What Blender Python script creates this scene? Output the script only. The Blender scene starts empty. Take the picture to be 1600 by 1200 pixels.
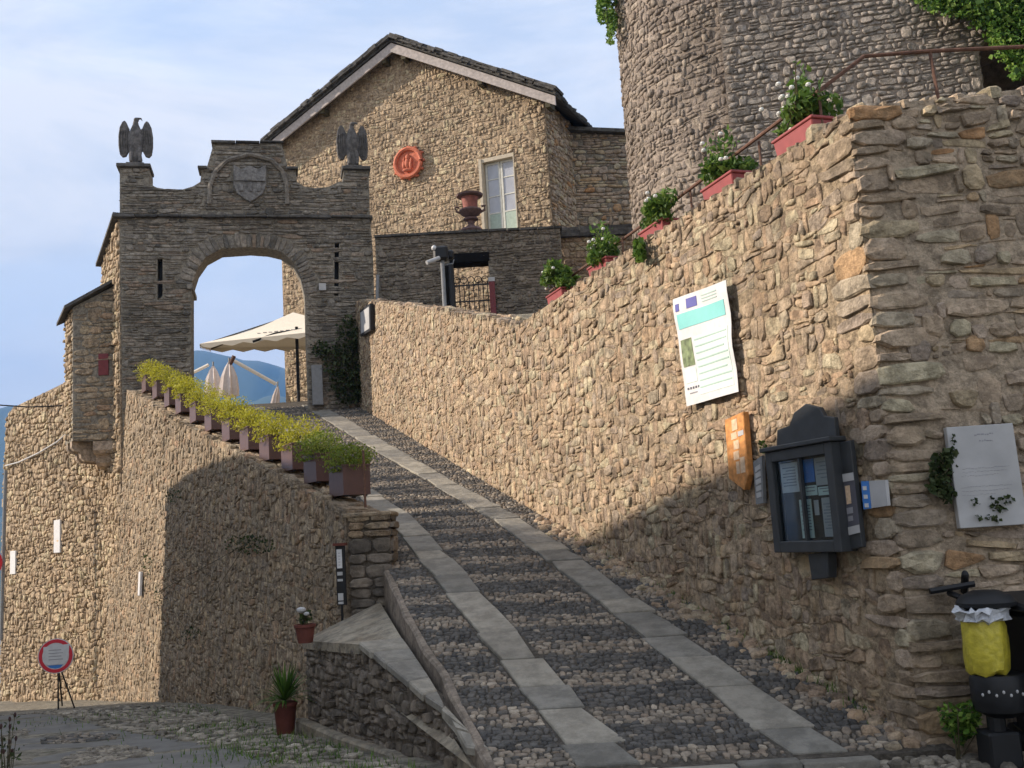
import bpy, bmesh, math, random
import numpy as np
from mathutils import Vector, Matrix
from mathutils.geometry import tessellate_polygon
SC = bpy.context.scene
COL = SC.collection
R = math.radians
# ------------------------------------------------------------------ camera
EYE = np.array([0, 0, 1.6])
FPX = 1600.0
TH = math.atan(235/1600); RO = math.atan(.062)
_f = np.array([0, math.cos(TH), math.sin(TH)]); _r0 = np.array([1., 0, 0]); _u0 = np.array([0, -math.sin(TH), math.cos(TH)])
_r = math.cos(RO)*_r0-math.sin(RO)*_u0; _u = math.sin(RO)*_r0+math.cos(RO)*_u0
cam = bpy.data.cameras.new('camera'); camo = bpy.data.objects.new('camera', cam); COL.objects.link(camo)
camo.matrix_world = Matrix(((_r[0], _u[0], -_f[0], 0), (_r[1], _u[1], -_f[1], 0), (_r[2], _u[2], -_f[2], 1.6), (0, 0, 0, 1)))
cam.sensor_width = 36; cam.lens = 36; cam.clip_start = .1; cam.clip_end = 30000
SC.camera = camo
# ------------------------------------------------------------------ sky, sun, exposure
SUN_EL = 27.0
SUN_H = np.array([-1.0, .06]); SUN_H /= np.linalg.norm(SUN_H)
SUN = np.array([SUN_H[0]*math.cos(R(SUN_EL)), SUN_H[1]*math.cos(R(SUN_EL)), math.sin(R(SUN_EL))])
w = bpy.data.worlds.new("World"); SC.world = w; w.use_nodes = True
nt = w.node_tree; nt.nodes.clear()
def N(nt, t, **k):
    n = nt.nodes.new(t)
    for a, b in k.items():
        if a.startswith('i_'):
            n.inputs[int(a[2:]) if a[2:].isdigit() else a[2:]].default_value = b
        else: setattr(n, a, b)
    return n
out = N(nt, 'ShaderNodeOutputWorld'); bg = N(nt, 'ShaderNodeBackground'); bg.inputs[1].default_value = .15
sky = N(nt, 'ShaderNodeTexSky', sky_type='NISHITA', sun_disc=False)
sky.sun_elevation = R(SUN_EL); sky.sun_rotation = math.atan2(SUN_H[0], SUN_H[1]); sky.air_density = 1.0; sky.dust_density = 1.2; sky.ozone_density = 1.5
tc = N(nt, 'ShaderNodeTexCoord'); mp = N(nt, 'ShaderNodeMapping'); mp.inputs['Scale'].default_value = (1.1, 1.1, 3.4); mp.inputs['Rotation'].default_value = (.0, R(-14), 0)
n1 = N(nt, 'ShaderNodeTexNoise'); n1.inputs['Scale'].default_value = 2.1; n1.inputs['Detail'].default_value = 9; n1.inputs['Roughness'].default_value = .56; n1.inputs['Distortion'].default_value = .35
cr = N(nt, 'ShaderNodeValToRGB'); cr.color_ramp.elements[0].position = .4; cr.color_ramp.elements[1].position = .56
cr.color_ramp.elements[0].color = (.88, .88, .88, 1); cr.color_ramp.elements[1].color = (1, 1, 1, 1)
n2 = N(nt, 'ShaderNodeTexNoise'); n2.inputs['Scale'].default_value = 2.0; n2.inputs['Detail'].default_value = 9; n2.inputs['Roughness'].default_value = .58; n2.inputs['Distortion'].default_value = .5
cr2 = N(nt, 'ShaderNodeValToRGB'); cr2.color_ramp.elements[0].position = .42; cr2.color_ramp.elements[1].position = .58
cr2.color_ramp.elements[0].color = (1.45, 1.62, 1.92, 1); cr2.color_ramp.elements[1].color = (2.15, 2.15, 2.22, 1)
mx = N(nt, 'ShaderNodeMixRGB')
L = nt.links.new
L(tc.outputs['Generated'], mp.inputs[0]); L(mp.outputs[0], n1.inputs[0]); L(mp.outputs[0], n2.inputs[0]); L(n1.outputs[0], cr.inputs[0]); L(n2.outputs[0], cr2.inputs[0])
sx = N(nt, 'ShaderNodeSeparateXYZ'); hr = N(nt, 'ShaderNodeMapRange'); hr.inputs[1].default_value = .1; hr.inputs[2].default_value = .42; hr.inputs[3].default_value = .8; hr.inputs[4].default_value = 0
hm = N(nt, 'ShaderNodeMixRGB'); hm.inputs[2].default_value = (2.1, 2.05, 2.0, 1)
L(tc.outputs['Generated'], sx.inputs[0]); L(sx.outputs[2], hr.inputs[0]); L(hr.outputs[0], hm.inputs[0])
L(cr.outputs[0], mx.inputs[0]); L(sky.outputs[0], mx.inputs[1]); L(cr2.outputs[0], mx.inputs[2]); L(mx.outputs[0], hm.inputs[1]); L(hm.outputs[0], bg.inputs[0]); L(bg.outputs[0], out.inputs[0])
sl = bpy.data.lights.new('sun', 'SUN'); sl.energy = 2.65; sl.angle = R(.6); sl.color = (1, .86, .71)
so = bpy.data.objects.new('sun', sl); COL.objects.link(so); so.rotation_euler = Vector(SUN).to_track_quat('Z', 'Y').to_euler()
so.location = (-20, 10, 30)
SC.view_settings.view_transform = 'Standard'; SC.view_settings.look = 'None'; SC.view_settings.exposure = 1.76; SC.view_settings.gamma = 1; SC.view_settings.use_curve_mapping = False
SC.render.engine = 'CYCLES'
# ------------------------------------------------------------------ geometry helpers
def ray(x, y): return _f+_r*(x-800)/FPX+_u*(600-y)/FPX
def atY(x, y, Y):
    d = ray(x, y); return EYE+d*Y/d[1]
def hitplane(x, y, p, n):
    d = ray(x, y); n = np.array(n, float); p = np.array(p, float)
    return EYE+d*(n@(p-EYE))/(n@d)
def prj(P):
    d = np.asarray(P)-EYE; wv = d@_f; wv = np.where(np.abs(wv) < 1e-3, 1e-3, wv)
    return 800+FPX*(d@_r)/wv, 600-FPX*(d@_u)/wv, wv
def hitsurf(x, y, zf, lo=3., hi=60.):
    d = ray(x, y); t = lo; prev = None
    while t < hi:
        P = EYE+d*t/d[1]
        s = P[2]-zf(P[0], P[1])
        if s < 0:
            a, b = t-.1, t
            for _ in range(20):
                m = (a+b)/2; P = EYE+d*m/d[1]
                if P[2]-zf(P[0], P[1]) < 0: b = m
                else: a = m
            return P
        t += .1
    return EYE+d*hi/d[1]
def V3(p): return np.array(p, float)
class Plane:
    """wall face: u along, v up the face, d outwards"""
    def __init__(s, O, U, Nn, V=(0, 0, 1)):
        s.O = V3(O); s.U = V3(U)/np.linalg.norm(U); s.N = V3(Nn)/np.linalg.norm(Nn)
        V = V3(V); V = V-s.N*(V@s.N); V -= s.U*(V@s.U); s.V = V/np.linalg.norm(V)
        s.flip = np.dot(np.cross(s.U, s.V), s.N) < 0
    def P(s, u, v, d=0.):
        u, v, d = np.broadcast_arrays(np.asarray(u, float), v, d)
        return s.O+u[..., None]*s.U+v[..., None]*s.V+d[..., None]*s.N
    def px(s, x, y, d=0.):
        h = hitplane(x, y, s.O+s.N*d, s.N)-s.O
        return (float(h@s.U), float(h@s.V))
    def poly(s, pts, d=0.): return [s.px(a, b, d) for a, b in pts]
class Cyl:
    def __init__(s, C, r): s.C = V3(C); s.r = r; s.flip = False
    def P(s, u, v, d=0.):
        u, v, d = np.broadcast_arrays(np.asarray(u, float), v, d)
        a = u/s.r; rr = s.r+d
        return np.stack([s.C[0]+rr*np.sin(a), s.C[1]-rr*np.cos(a), v], -1)
class Surf:
    def __init__(s, zf): s.zf = zf; s.flip = False
    def P(s, u, v, d=0.):
        u, v, d = np.broadcast_arrays(np.asarray(u, float), v, d)
        return np.stack([u, v, s.zf(u, v)+d], -1)
# ------------------------------------------------------------------ object helpers
ORG = {}
def root(name, loc, label, cat, group=None):
    o = bpy.data.objects.new(name, None); COL.objects.link(o); o.location = tuple(loc); o.empty_display_size = .2
    o['label'] = label; o['category'] = cat
    if group: o['group'] = group
    ORG[o.name] = V3(loc); return o
def mesh_np(name, verts, loops, starts, totals, mat, rnd=None, smooth=False):
    me = bpy.data.meshes.new(name)
    me.vertices.add(len(verts)); me.vertices.foreach_set('co', np.asarray(verts, np.float32).ravel())
    me.loops.add(len(loops)); me.loops.foreach_set('vertex_index', np.asarray(loops, np.int32))
    me.polygons.add(len(starts)); me.polygons.foreach_set('loop_start', np.asarray(starts, np.int32)); me.polygons.foreach_set('loop_total', np.asarray(totals, np.int32))
    if smooth: me.polygons.foreach_set('use_smooth', np.ones(len(starts), bool))
    me.materials.append(mat)
    if rnd is not None:
        a = me.attributes.new('rnd', 'FLOAT', 'FACE'); a.data.foreach_set('value', np.asarray(rnd, np.float32))
    me.update(calc_edges=True); return me
def link(name, me, parent=None, loc=(0, 0, 0), label=None, kind=None):
    o = bpy.data.objects.new(name, me); COL.objects.link(o)
    loc = V3(loc)
    ORG[o.name] = loc
    if parent is not None:
        o.parent = parent; o.location = tuple(loc-ORG[parent.name])
    else: o.location = tuple(loc)
    if label: o['label'] = label
    if kind: o['kind'] = kind
    return o
class MB:
    """collects shapes in world coordinates, links them as ONE mesh"""
    def __init__(s): s.v = []; s.f = []; s.r = []; s.cr = .5
    def add(s, vs, fs):
        b = len(s.v); s.v += [tuple(map(float, p)) for p in vs]; s.f += [tuple(i+b for i in f) for f in fs]; s.r += [s.cr]*len(fs)
    def box(s, lo, hi, M=None):
        x0, y0, z0 = lo; x1, y1, z1 = hi
        vs = [(x0, y0, z0), (x1, y0, z0), (x1, y1, z0), (x0, y1, z0), (x0, y0, z1), (x1, y0, z1), (x1, y1, z1), (x0, y1, z1)]
        if M is not None: vs = [M @ Vector(p) for p in vs]
        s.add(vs, [(0, 3, 2, 1), (4, 5, 6, 7), (0, 1, 5, 4), (1, 2, 6, 5), (2, 3, 7, 6), (3, 0, 4, 7)])
    def hexa(s, b4, t4):
        s.add(list(b4)+list(t4), [(0, 3, 2, 1), (4, 5, 6, 7), (0, 1, 5, 4), (1, 2, 6, 5), (2, 3, 7, 6), (3, 0, 4, 7)])
    def obox(s, fr, u0, u1, v0, v1, d0, d1):
        c = [fr.P(*a) for a in ((u0, v0, d0), (u1, v0, d0), (u1, v0, d1), (u0, v0, d1), (u0, v1, d0), (u1, v1, d0), (u1, v1, d1), (u0, v1, d1))]
        s.add(c, [(0, 1, 2, 3), (4, 7, 6, 5), (0, 4, 5, 1), (1, 5, 6, 2), (2, 6, 7, 3), (3, 7, 4, 0)])
    def quadslab(s, fr, pts, d0, d1):
        n = len(pts); a = [fr.P(u, v, d0) for u, v in pts]; b = [fr.P(u, v, d1) for u, v in pts]
        s.add(a+b, [tuple(range(n)), tuple(range(2*n-1, n-1, -1))]+[(i, i+n, (i+1) % n+n, (i+1) % n) for i in range(n)])
    def prism(s, fr, outer, holes=(), d0=-.4, d1=0.):
        loops = [list(outer)]+[list(h) for h in holes]; flat = [p for l in loops for p in l]
        tri = tessellate_polygon([[Vector((p[0], p[1], 0)) for p in l] for l in loops])
        n = len(flat); a = [fr.P(p[0], p[1], d1) for p in flat]; b = [fr.P(p[0], p[1], d0) for p in flat]
        fs = [tuple(t) for t in tri]+[tuple(i+n for i in t[::-1]) for t in tri]
        k = 0
        for l in loops:
            m = len(l); fs += [(k+i, k+i+n, k+(i+1) % m+n, k+(i+1) % m) for i in range(m)]; k += m
        s.add(a+b, fs)
    def tube(s, pts, r, n=8, cap=True, r2=None):
        pts = [Vector(p) for p in pts]; m = len(pts); rings = []
        for i, p in enumerate(pts):
            t = (pts[min(i+1, m-1)]-pts[max(i-1, 0)]).normalized()
            a = t.cross(Vector((0, 0, 1)))
            if a.length < .05: a = t.cross(Vector((1, 0, 0)))
            a.normalize(); b = t.cross(a); rr = r if r2 is None else r+(r2-r)*i/(m-1)
            rings.append([p+(a*math.cos(2*math.pi*k/n)+b*math.sin(2*math.pi*k/n))*rr for k in range(n)])
        vs = [p for q in rings for p in q]; fs = []
        for i in range(m-1):
            for k in range(n): fs.append((i*n+k, i*n+(k+1) % n, (i+1)*n+(k+1) % n, (i+1)*n+k))
        if cap: fs += [tuple(range(n-1, -1, -1)), tuple((m-1)*n+k for k in range(n))]
        s.add(vs, fs)
    def lathe(s, c, prof, n=20, ax=(1, 1)):
        vs = []; fs = []; m = len(prof)
        for r_, z in prof:
            for k in range(n): a = 2*math.pi*k/n; vs.append((c[0]+r_*math.cos(a)*ax[0], c[1]+r_*math.sin(a)*ax[1], c[2]+z))
        for i in range(m-1):
            for k in range(n): fs.append((i*n+k, i*n+(k+1) % n, (i+1)*n+(k+1) % n, (i+1)*n+k))
        fs += [tuple(range(n-1, -1, -1)), tuple((m-1)*n+k for k in range(n))]
        s.add(vs, fs)
    def ell(s, c, rx, ry, rz, n=12, m=8, M=None):
        vs = []; fs = []
        for i in range(m+1):
            t = math.pi*i/m
            for k in range(n):
                a = 2*math.pi*k/n; p = Vector((rx*math.sin(t)*math.cos(a), ry*math.sin(t)*math.sin(a), -rz*math.cos(t)))
                if M is not None: p = M @ p
                vs.append(p+Vector(c))
        for i in range(m):
            for k in range(n): fs.append((i*n+k, i*n+(k+1) % n, (i+1)*n+(k+1) % n, (i+1)*n+k))
        s.add(vs, fs)
    def build(s, name, mat, parent=None, label=None, kind=None, smooth=False, bevel=0, fix=True):
        v = np.array(s.v); lo = v.min(0); hi = v.max(0); c = (lo+hi)/2; c[2] = lo[2]
        me = bpy.data.meshes.new(name); me.from_pydata([tuple(p) for p in (v-c)], [], s.f); me.materials.append(mat)
        a = me.attributes.new('rnd', 'FLOAT', 'FACE'); a.data.foreach_set('value', np.array(s.r, np.float32))
        if fix or bevel:
            bm = bmesh.new(); bm.from_mesh(me)
            if fix: bmesh.ops.recalc_face_normals(bm, faces=bm.faces)
            if bevel:
                es = [e for e in bm.edges if e.is_manifold and e.calc_face_angle(0) > .6]
                bmesh.ops.bevel(bm, geom=es, offset=bevel, segments=1, affect='EDGES', clamp_overlap=True)
            bm.to_mesh(me); bm.free()
        if smooth:
            me.polygons.foreach_set('use_smooth', np.ones(len(me.polygons), bool))
            if hasattr(me, 'set_sharp_from_angle'): me.set_sharp_from_angle(angle=R(40))
        return link(name, me, parent, c, label, kind)
def top(o, label, cat, group=None):
    o['label'] = label; o['category'] = cat
    if group: o['group'] = group
    return o
def dup(rt, loc, rotz=0, label=None, name=None):
    c = rt.copy(); COL.objects.link(c); c.location = tuple(loc); c.rotation_euler = (0, 0, rotz); ORG[c.name] = V3(loc)
    if label: c['label'] = label
    for ch in list(rt.children):
        d = ch.copy(); COL.objects.link(d); d.parent = c
        for g in list(ch.children):
            e = g.copy(); COL.objects.link(e); e.parent = d
    return c
# ------------------------------------------------------------------ materials
def newmat(name):
    m = bpy.data.materials.new(name); m.use_nodes = True; t = m.node_tree; t.nodes.clear()
    o = N(t, 'ShaderNodeOutputMaterial'); b = N(t, 'ShaderNodeBsdfPrincipled'); t.links.new(b.outputs[0], o.inputs[0]); return m, t, b
def ramp_node(t, cols, interp='LINEAR'):
    c = N(t, 'ShaderNodeValToRGB'); e = c.color_ramp; e.interpolation = interp
    while len(e.elements) < len(cols): e.elements.new(.5)
    n = len(cols)
    for i, k in enumerate(cols):
        e.elements[i].position = i/(n-1) if interp == 'LINEAR' else i/n; e.elements[i].color = (*k, 1)
    return c
def mat_stone(name, cols, rough=.9, bump=.5, sc=9., grime=(.05, .045, .035), gam=.35, var=.35, lichen=None, alt=((.3, .22, .14), (.11, .1, .085)), altf=0., bdist=.02):
    m, t, b = newmat(name); l = t.links.new
    at = N(t, 'ShaderNodeAttribute', attribute_name='rnd'); g = N(t, 'ShaderNodeNewGeometry')
    cr = ramp_node(t, cols); l(at.outputs['Fac'], cr.inputs[0])
    nz = N(t, 'ShaderNodeTexNoise'); nz.inputs['Scale'].default_value = sc; nz.inputs['Detail'].default_value = 8; nz.inputs['Roughness'].default_value = .75; l(g.outputs['Position'], nz.inputs[0])
    r1 = N(t, 'ShaderNodeMapRange'); r1.inputs[1].default_value = .41; r1.inputs[2].default_value = .59; r1.inputs[3].default_value = 1-var; r1.inputs[4].default_value = 1+var; l(nz.outputs[0], r1.inputs[0])
    mu = N(t, 'ShaderNodeMixRGB', blend_type='MULTIPLY'); mu.inputs[0].default_value = 1; l(cr.outputs[0], mu.inputs[1]); l(r1.outputs[0], mu.inputs[2])
    n2 = N(t, 'ShaderNodeTexNoise'); n2.inputs['Scale'].default_value = .55; n2.inputs['Detail'].default_value = 5; n2.inputs['Roughness'].default_value = .6; l(g.outputs['Position'], n2.inputs[0])
    r2 = N(t, 'ShaderNodeMapRange'); r2.inputs[1].default_value = .45; r2.inputs[2].default_value = .75; r2.inputs[3].default_value = 0; r2.inputs[4].default_value = gam; l(n2.outputs[0], r2.inputs[0])
    mg = N(t, 'ShaderNodeMixRGB'); mg.inputs[2].default_value = (*grime, 1); l(r2.outputs[0], mg.inputs[0]); l(mu.outputs[0], mg.inputs[1]); last = mg
    if lichen:
        n3 = N(t, 'ShaderNodeTexNoise'); n3.inputs['Scale'].default_value = 4.; n3.inputs['Detail'].default_value = 8; n3.inputs['Roughness'].default_value = .75; l(g.outputs['Position'], n3.inputs[0])
        r3 = N(t, 'ShaderNodeMapRange'); r3.inputs[1].default_value = .56; r3.inputs[2].default_value = .66; r3.inputs[3].default_value = 0; r3.inputs[4].default_value = lichen[3]; l(n3.outputs[0], r3.inputs[0])
        ml = N(t, 'ShaderNodeMixRGB'); ml.inputs[2].default_value = (*lichen[:3], 1); l(r3.outputs[0], ml.inputs[0]); l(last.outputs[0], ml.inputs[1]); last = ml
    for sc_, lo_, hi_, col_, fac_ in ((2.7, .5, .68, alt[0], .45), (5.5, .55, .7, alt[1], .4)):
        na = N(t, 'ShaderNodeTexNoise'); na.inputs['Scale'].default_value = sc_; na.inputs['Detail'].default_value = 7; na.inputs['Roughness'].default_value = .7; na.inputs['Distortion'].default_value = .4; l(g.outputs['Position'], na.inputs[0])
        ra = N(t, 'ShaderNodeMapRange'); ra.inputs[1].default_value = lo_; ra.inputs[2].default_value = hi_; ra.inputs[3].default_value = 0; ra.inputs[4].default_value = fac_*altf; l(na.outputs[0], ra.inputs[0])
        ma = N(t, 'ShaderNodeMixRGB'); ma.inputs[2].default_value = (*col_, 1); l(ra.outputs[0], ma.inputs[0]); l(last.outputs[0], ma.inputs[1]); last = ma
    l(last.outputs[0], b.inputs['Base Color']); b.inputs['Roughness'].default_value = rough; b.inputs['Specular IOR Level'].default_value = .25
    nb = N(t, 'ShaderNodeTexNoise'); nb.inputs['Scale'].default_value = sc*2.2; nb.inputs['Detail'].default_value = 6; nb.inputs['Roughness'].default_value = .7; l(g.outputs['Position'], nb.inputs[0])
    bp = N(t, 'ShaderNodeBump'); bp.inputs['Strength'].default_value = bump; bp.inputs['Distance'].default_value = bdist*1.7; l(nb.outputs[0], bp.inputs['Height']); l(bp.outputs[0], b.inputs['Normal'])
    return m
def mat_flat(name, col, rough=.6, metal=0, var=.12, sc=12., bump=.1, spec=.4, trans=0):
    m, t, b = newmat(name); l = t.links.new; g = N(t, 'ShaderNodeNewGeometry')
    nz = N(t, 'ShaderNodeTexNoise'); nz.inputs['Scale'].default_value = sc; nz.inputs['Detail'].default_value = 5; l(g.outputs['Position'], nz.inputs[0])
    r1 = N(t, 'ShaderNodeMapRange'); r1.inputs[1].default_value = .3; r1.inputs[2].default_value = .7; r1.inputs[3].default_value = 1-var; r1.inputs[4].default_value = 1+var; l(nz.outputs[0], r1.inputs[0])
    mu = N(t, 'ShaderNodeMixRGB', blend_type='MULTIPLY'); mu.inputs[0].default_value = 1; mu.inputs[1].default_value = (*col, 1); l(r1.outputs[0], mu.inputs[2]); l(mu.outputs[0], b.inputs['Base Color'])
    b.inputs['Roughness'].default_value = rough; b.inputs['Metallic'].default_value = metal; b.inputs['Specular IOR Level'].default_value = spec
    if bump:
        bp = N(t, 'ShaderNodeBump'); bp.inputs['Strength'].default_value = bump; bp.inputs['Distance'].default_value = .01; l(nz.outputs[0], bp.inputs['Height']); l(bp.outputs[0], b.inputs['Normal'])
    if trans: b.inputs['Transmission Weight'].default_value = trans
    return m
def mat_leaf(name, cols, tr=.35):
    m = bpy.data.materials.new(name); m.use_nodes = True; t = m.node_tree; t.nodes.clear(); l = t.links.new
    o = N(t, 'ShaderNodeOutputMaterial'); b = N(t, 'ShaderNodeBsdfPrincipled'); tb = N(t, 'ShaderNodeBsdfTranslucent'); ms = N(t, 'ShaderNodeMixShader'); ms.inputs[0].default_value = tr
    at = N(t, 'ShaderNodeAttribute', attribute_name='rnd'); cr = ramp_node(t, cols); l(at.outputs['Fac'], cr.inputs[0]); l(cr.outputs[0], b.inputs['Base Color']); l(cr.outputs[0], tb.inputs[0])
    b.inputs['Roughness'].default_value = .55; b.inputs['Specular IOR Level'].default_value = .3
    l(b.outputs[0], ms.inputs[1]); l(tb.outputs[0], ms.inputs[2]); l(ms.outputs[0], o.inputs[0]); return m
M = {}
M['tan'] = mat_stone('tan_rubble', [(0.283, 0.212, 0.151), (0.422, 0.311, 0.214), (0.5, 0.386, 0.265), (0.385, 0.311, 0.238), (0.5, 0.436, 0.296), (0.449, 0.311, 0.202), (0.334, 0.275, 0.221)], lichen=(.42, .27, .12, .4), alt=((.42, .3, .19), (.18, .155, .13)), altf=1, bump=.9, bdist=.035, sc=8, var=.45)
M['tan_mortar'] = mat_stone('tan_mortar', [(0.451, 0.35, 0.236)]*2, sc=11, var=.45, bump=1, bdist=.04)
M['front'] = mat_stone('front_stone', [(0.289, 0.23, 0.169), (0.417, 0.32, 0.224), (0.503, 0.393, 0.287), (0.345, 0.279, 0.224), (0.503, 0.442, 0.303), (0.434, 0.246, 0.12)], sc=7, lichen=(.32, .28, .19, .5), bump=.9, bdist=.03, altf=.8, alt=((.3, .24, .15), (.12, .105, .085)))
M['front_mortar'] = mat_stone('front_mortar', [(0.524, 0.42, 0.307)]*2, sc=12, var=.35, bump=1, bdist=.03)
M['slate'] = mat_stone('arch_stone', [(0.108, 0.101, 0.0901), (0.184, 0.168, 0.143), (0.254, 0.226, 0.19), (0.194, 0.177, 0.154), (0.313, 0.28, 0.234), (0.248, 0.177, 0.125)], sc=8, gam=.4, lichen=(.27, .26, .2, .5), bump=.8, altf=.8, alt=((.26, .2, .14), (.08, .075, .07)))
M['slate_mortar'] = mat_stone('arch_mortar', [(0.226, 0.202, 0.163)]*2, sc=14)
M['slab'] = mat_stone('dark_slab', [(0.056, 0.0538, 0.0515), (0.0896, 0.0864, 0.0808), (0.112, 0.106, 0.0984)], sc=6)
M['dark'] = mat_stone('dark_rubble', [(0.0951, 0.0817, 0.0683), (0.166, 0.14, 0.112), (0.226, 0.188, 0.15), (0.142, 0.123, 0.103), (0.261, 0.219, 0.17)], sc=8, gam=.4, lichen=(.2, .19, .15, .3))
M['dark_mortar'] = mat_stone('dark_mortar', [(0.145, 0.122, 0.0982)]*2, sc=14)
M['lower'] = mat_stone('lower_rubble', [(0.234, 0.179, 0.123), (0.333, 0.259, 0.179), (0.407, 0.327, 0.228), (0.296, 0.246, 0.185), (0.468, 0.37, 0.246), (0.37, 0.246, 0.16)], sc=10, lichen=(.17, .15, .09, .4), gam=.4, altf=1, alt=((.4, .27, .16), (.15, .13, .11)), bump=.9, bdist=.035, var=.45)
M['lower_mortar'] = mat_stone('lower_mortar', [(0.354, 0.278, 0.197)]*2, sc=11, bump=1, bdist=.04, var=.45)
M['house'] = mat_stone('house_rubble', [(0.285, 0.213, 0.143), (0.402, 0.305, 0.201), (0.492, 0.374, 0.246), (0.428, 0.337, 0.233), (0.55, 0.465, 0.298)], sc=9, lichen=(.42, .32, .19, .4), bump=.9, bdist=.035, altf=.9, alt=((.45, .32, .2), (.17, .145, .115)), var=.45)
M['house_mortar'] = mat_stone('house_mortar', [(0.384, 0.292, 0.199)]*2, sc=14)
M['tower'] = mat_stone('tower_rubble', [(0.172, 0.142, 0.117), (0.254, 0.209, 0.174), (0.322, 0.271, 0.223), (0.242, 0.204, 0.177), (0.415, 0.349, 0.278)], sc=9, lichen=(.33, .28, .2, .4), gam=.3, bump=.9, bdist=.035, altf=.8, alt=((.36, .27, .2), (.12, .1, .085)))
M['tower_mortar'] = mat_stone('tower_mortar', [(0.264, 0.218, 0.178)]*2, sc=14)
M['cobble'] = mat_stone('cobble_stone', [(0.0507, 0.0492, 0.0469), (0.0845, 0.0816, 0.0773), (0.115, 0.109, 0.1), (0.0969, 0.09, 0.0819), (0.194, 0.164, 0.13), (0.278, 0.238, 0.188), (0.205, 0.162, 0.123), (0.363, 0.312, 0.246)], sc=14, gam=.15, var=.25, bump=.3, rough=.75)
M['cobble_bed'] = mat_stone('cobble_bed', [(0.0978, 0.0862, 0.0713)]*2, sc=20, bump=.8)
M['paver'] = mat_stone('paving_slab', [(0.172, 0.166, 0.147), (0.233, 0.221, 0.192), (0.302, 0.278, 0.229), (0.203, 0.193, 0.172)], sc=5, gam=.35, var=.22, bump=.5, rough=.8, grime=(.09, .082, .068), altf=.5, alt=((.24, .22, .18), (.1, .095, .088)))
M['cement'] = mat_stone('cement', [(0.268, 0.236, 0.181), (0.321, 0.284, 0.22)], sc=5, gam=.55, var=.35, altf=.8, bump=.8, lichen=(.1, .095, .085, .4))
M['asphalt'] = mat_stone('asphalt', [(0.152, 0.147, 0.135)]*2, sc=3, gam=.3, var=.18, bump=.25, rough=.85, grime=(.13, .12, .1))
M['gravel'] = mat_stone('gravel_earth', [(0.195, 0.176, 0.137)]*2, sc=7, gam=.5, var=.45, bump=.8, lichen=(.075, .09, .035, .5))
M['pebble'] = mat_stone('gravel_pebble', [(0.124, 0.112, 0.0901), (0.195, 0.172, 0.14), (0.302, 0.267, 0.213), (0.231, 0.207, 0.164), (0.391, 0.345, 0.279)], sc=10, gam=.2)
M['fascia'] = mat_flat('fascia_board', (.42, .375, .35), .8, var=.2)
M['brown'] = mat_flat('brown_planter', (.095, .05, .044), .45, var=.1)
M['red'] = mat_flat('red_planter', (.27, .06, .06), .6)
M['castle'] = mat_stone('castle_stone', [(0.216, 0.192, 0.168), (0.313, 0.278, 0.241), (0.389, 0.343, 0.292), (0.281, 0.251, 0.225), (0.432, 0.374, 0.314)], sc=9, lichen=(.38, .34, .26, .4), gam=.25, bump=.9, bdist=.035, altf=.8, alt=((.36, .29, .22), (.14, .125, .105)))
M['rust'] = mat_flat('rusty_iron', (.12, .062, .042), .8, var=.4, sc=25)
M['black'] = mat_flat('black_metal', (.013, .014, .016), .5, var=.15, spec=.3)
M['shade_black'] = mat_flat('opening_shade', (.01, .01, .01), .95, var=.2, spec=.05)  # near-black colour standing in for deep shade around the garden gate opening
M['shield'] = mat_stone('shield_stone', [(.19, .185, .18), (.25, .24, .23)], sc=9, bump=.4)
M['grey'] = mat_flat('grey_metal', (.2, .21, .22), .5)
M['dgrey'] = mat_flat('dark_grey_metal', (.038, .042, .046), .5, var=.25, sc=6)
M['white'] = mat_flat('white_paint', (.6, .6, .6), .5, var=.08)
M['offwhite'] = mat_flat('weathered_white', (.42, .42, .42), .5, var=.12, sc=5)
M['teal'] = mat_flat('teal_print', (.22, .56, .54), .5, var=.03)
M['mint'] = mat_flat('mint_print', (.6, .72, .66), .5, var=.03)
M['mintd'] = mat_flat('mint_line_print', (.4, .53, .48), .5, var=.03)
M['ink'] = mat_flat('ink_print', (.09, .09, .11), .6, var=.05)
M['greyink'] = mat_flat('grey_print', (.27, .27, .29), .6, var=.1)
M['navy'] = mat_flat('navy_print', (.1, .1, .33), .5, var=.05)
M['blue'] = mat_flat('blue_print', (.05, .2, .55), .5, var=.1)
M['signred'] = mat_flat('sign_red', (.6, .03, .05), .4, var=.05)
M['photo'] = mat_flat('photo_print', (.16, .2, .1), .5, var=.6, sc=18)
M['orange'] = mat_flat('orange_paint', (.52, .23, .07), .7, var=.35, sc=20)
M['peach'] = mat_flat('peeled_print', (.62, .45, .3), .7, var=.2, sc=30)
M['glass'] = mat_flat('pane_glass', (.2, .25, .29), .08, var=.2, sc=6, bump=0, spec=.9)
M['pane'] = mat_flat('window_pane', (.36, .38, .43), .15, var=.12, sc=3, bump=0, spec=.8)
M['wframe'] = mat_flat('window_frame', (.6, .6, .54), .5)
M['pgreen'] = mat_flat('pale_green_panel', (.38, .47, .40), .5)
M['plaster'] = mat_flat('pale_plaster', (.5, .44, .34), .85)
M['terra'] = mat_flat('terracotta', (.5, .14, .075), .75, var=.25, sc=14)
M['pot'] = mat_flat('clay_pot', (.12, .035, .025), .75, var=.2)
M['urnred'] = mat_flat('urn_bowl', (.27, .1, .08), .8, var=.25)
M['grain'] = mat_flat('dry_seed', (.05, .025, .022), .9)
M['urn'] = mat_flat('urn_stone', (.13, .08, .075), .8, var=.3)
M['canvas'] = mat_flat('cream_canvas', (.78, .72, .61), .8, var=.04)
M['canvasp'] = mat_flat('folded_canvas', (.66, .58, .53), .8, var=.08)
M['statue'] = mat_stone('statue_stone', [(.11, .104, .1), (.15, .14, .132)], sc=9, bump=.5)
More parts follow.
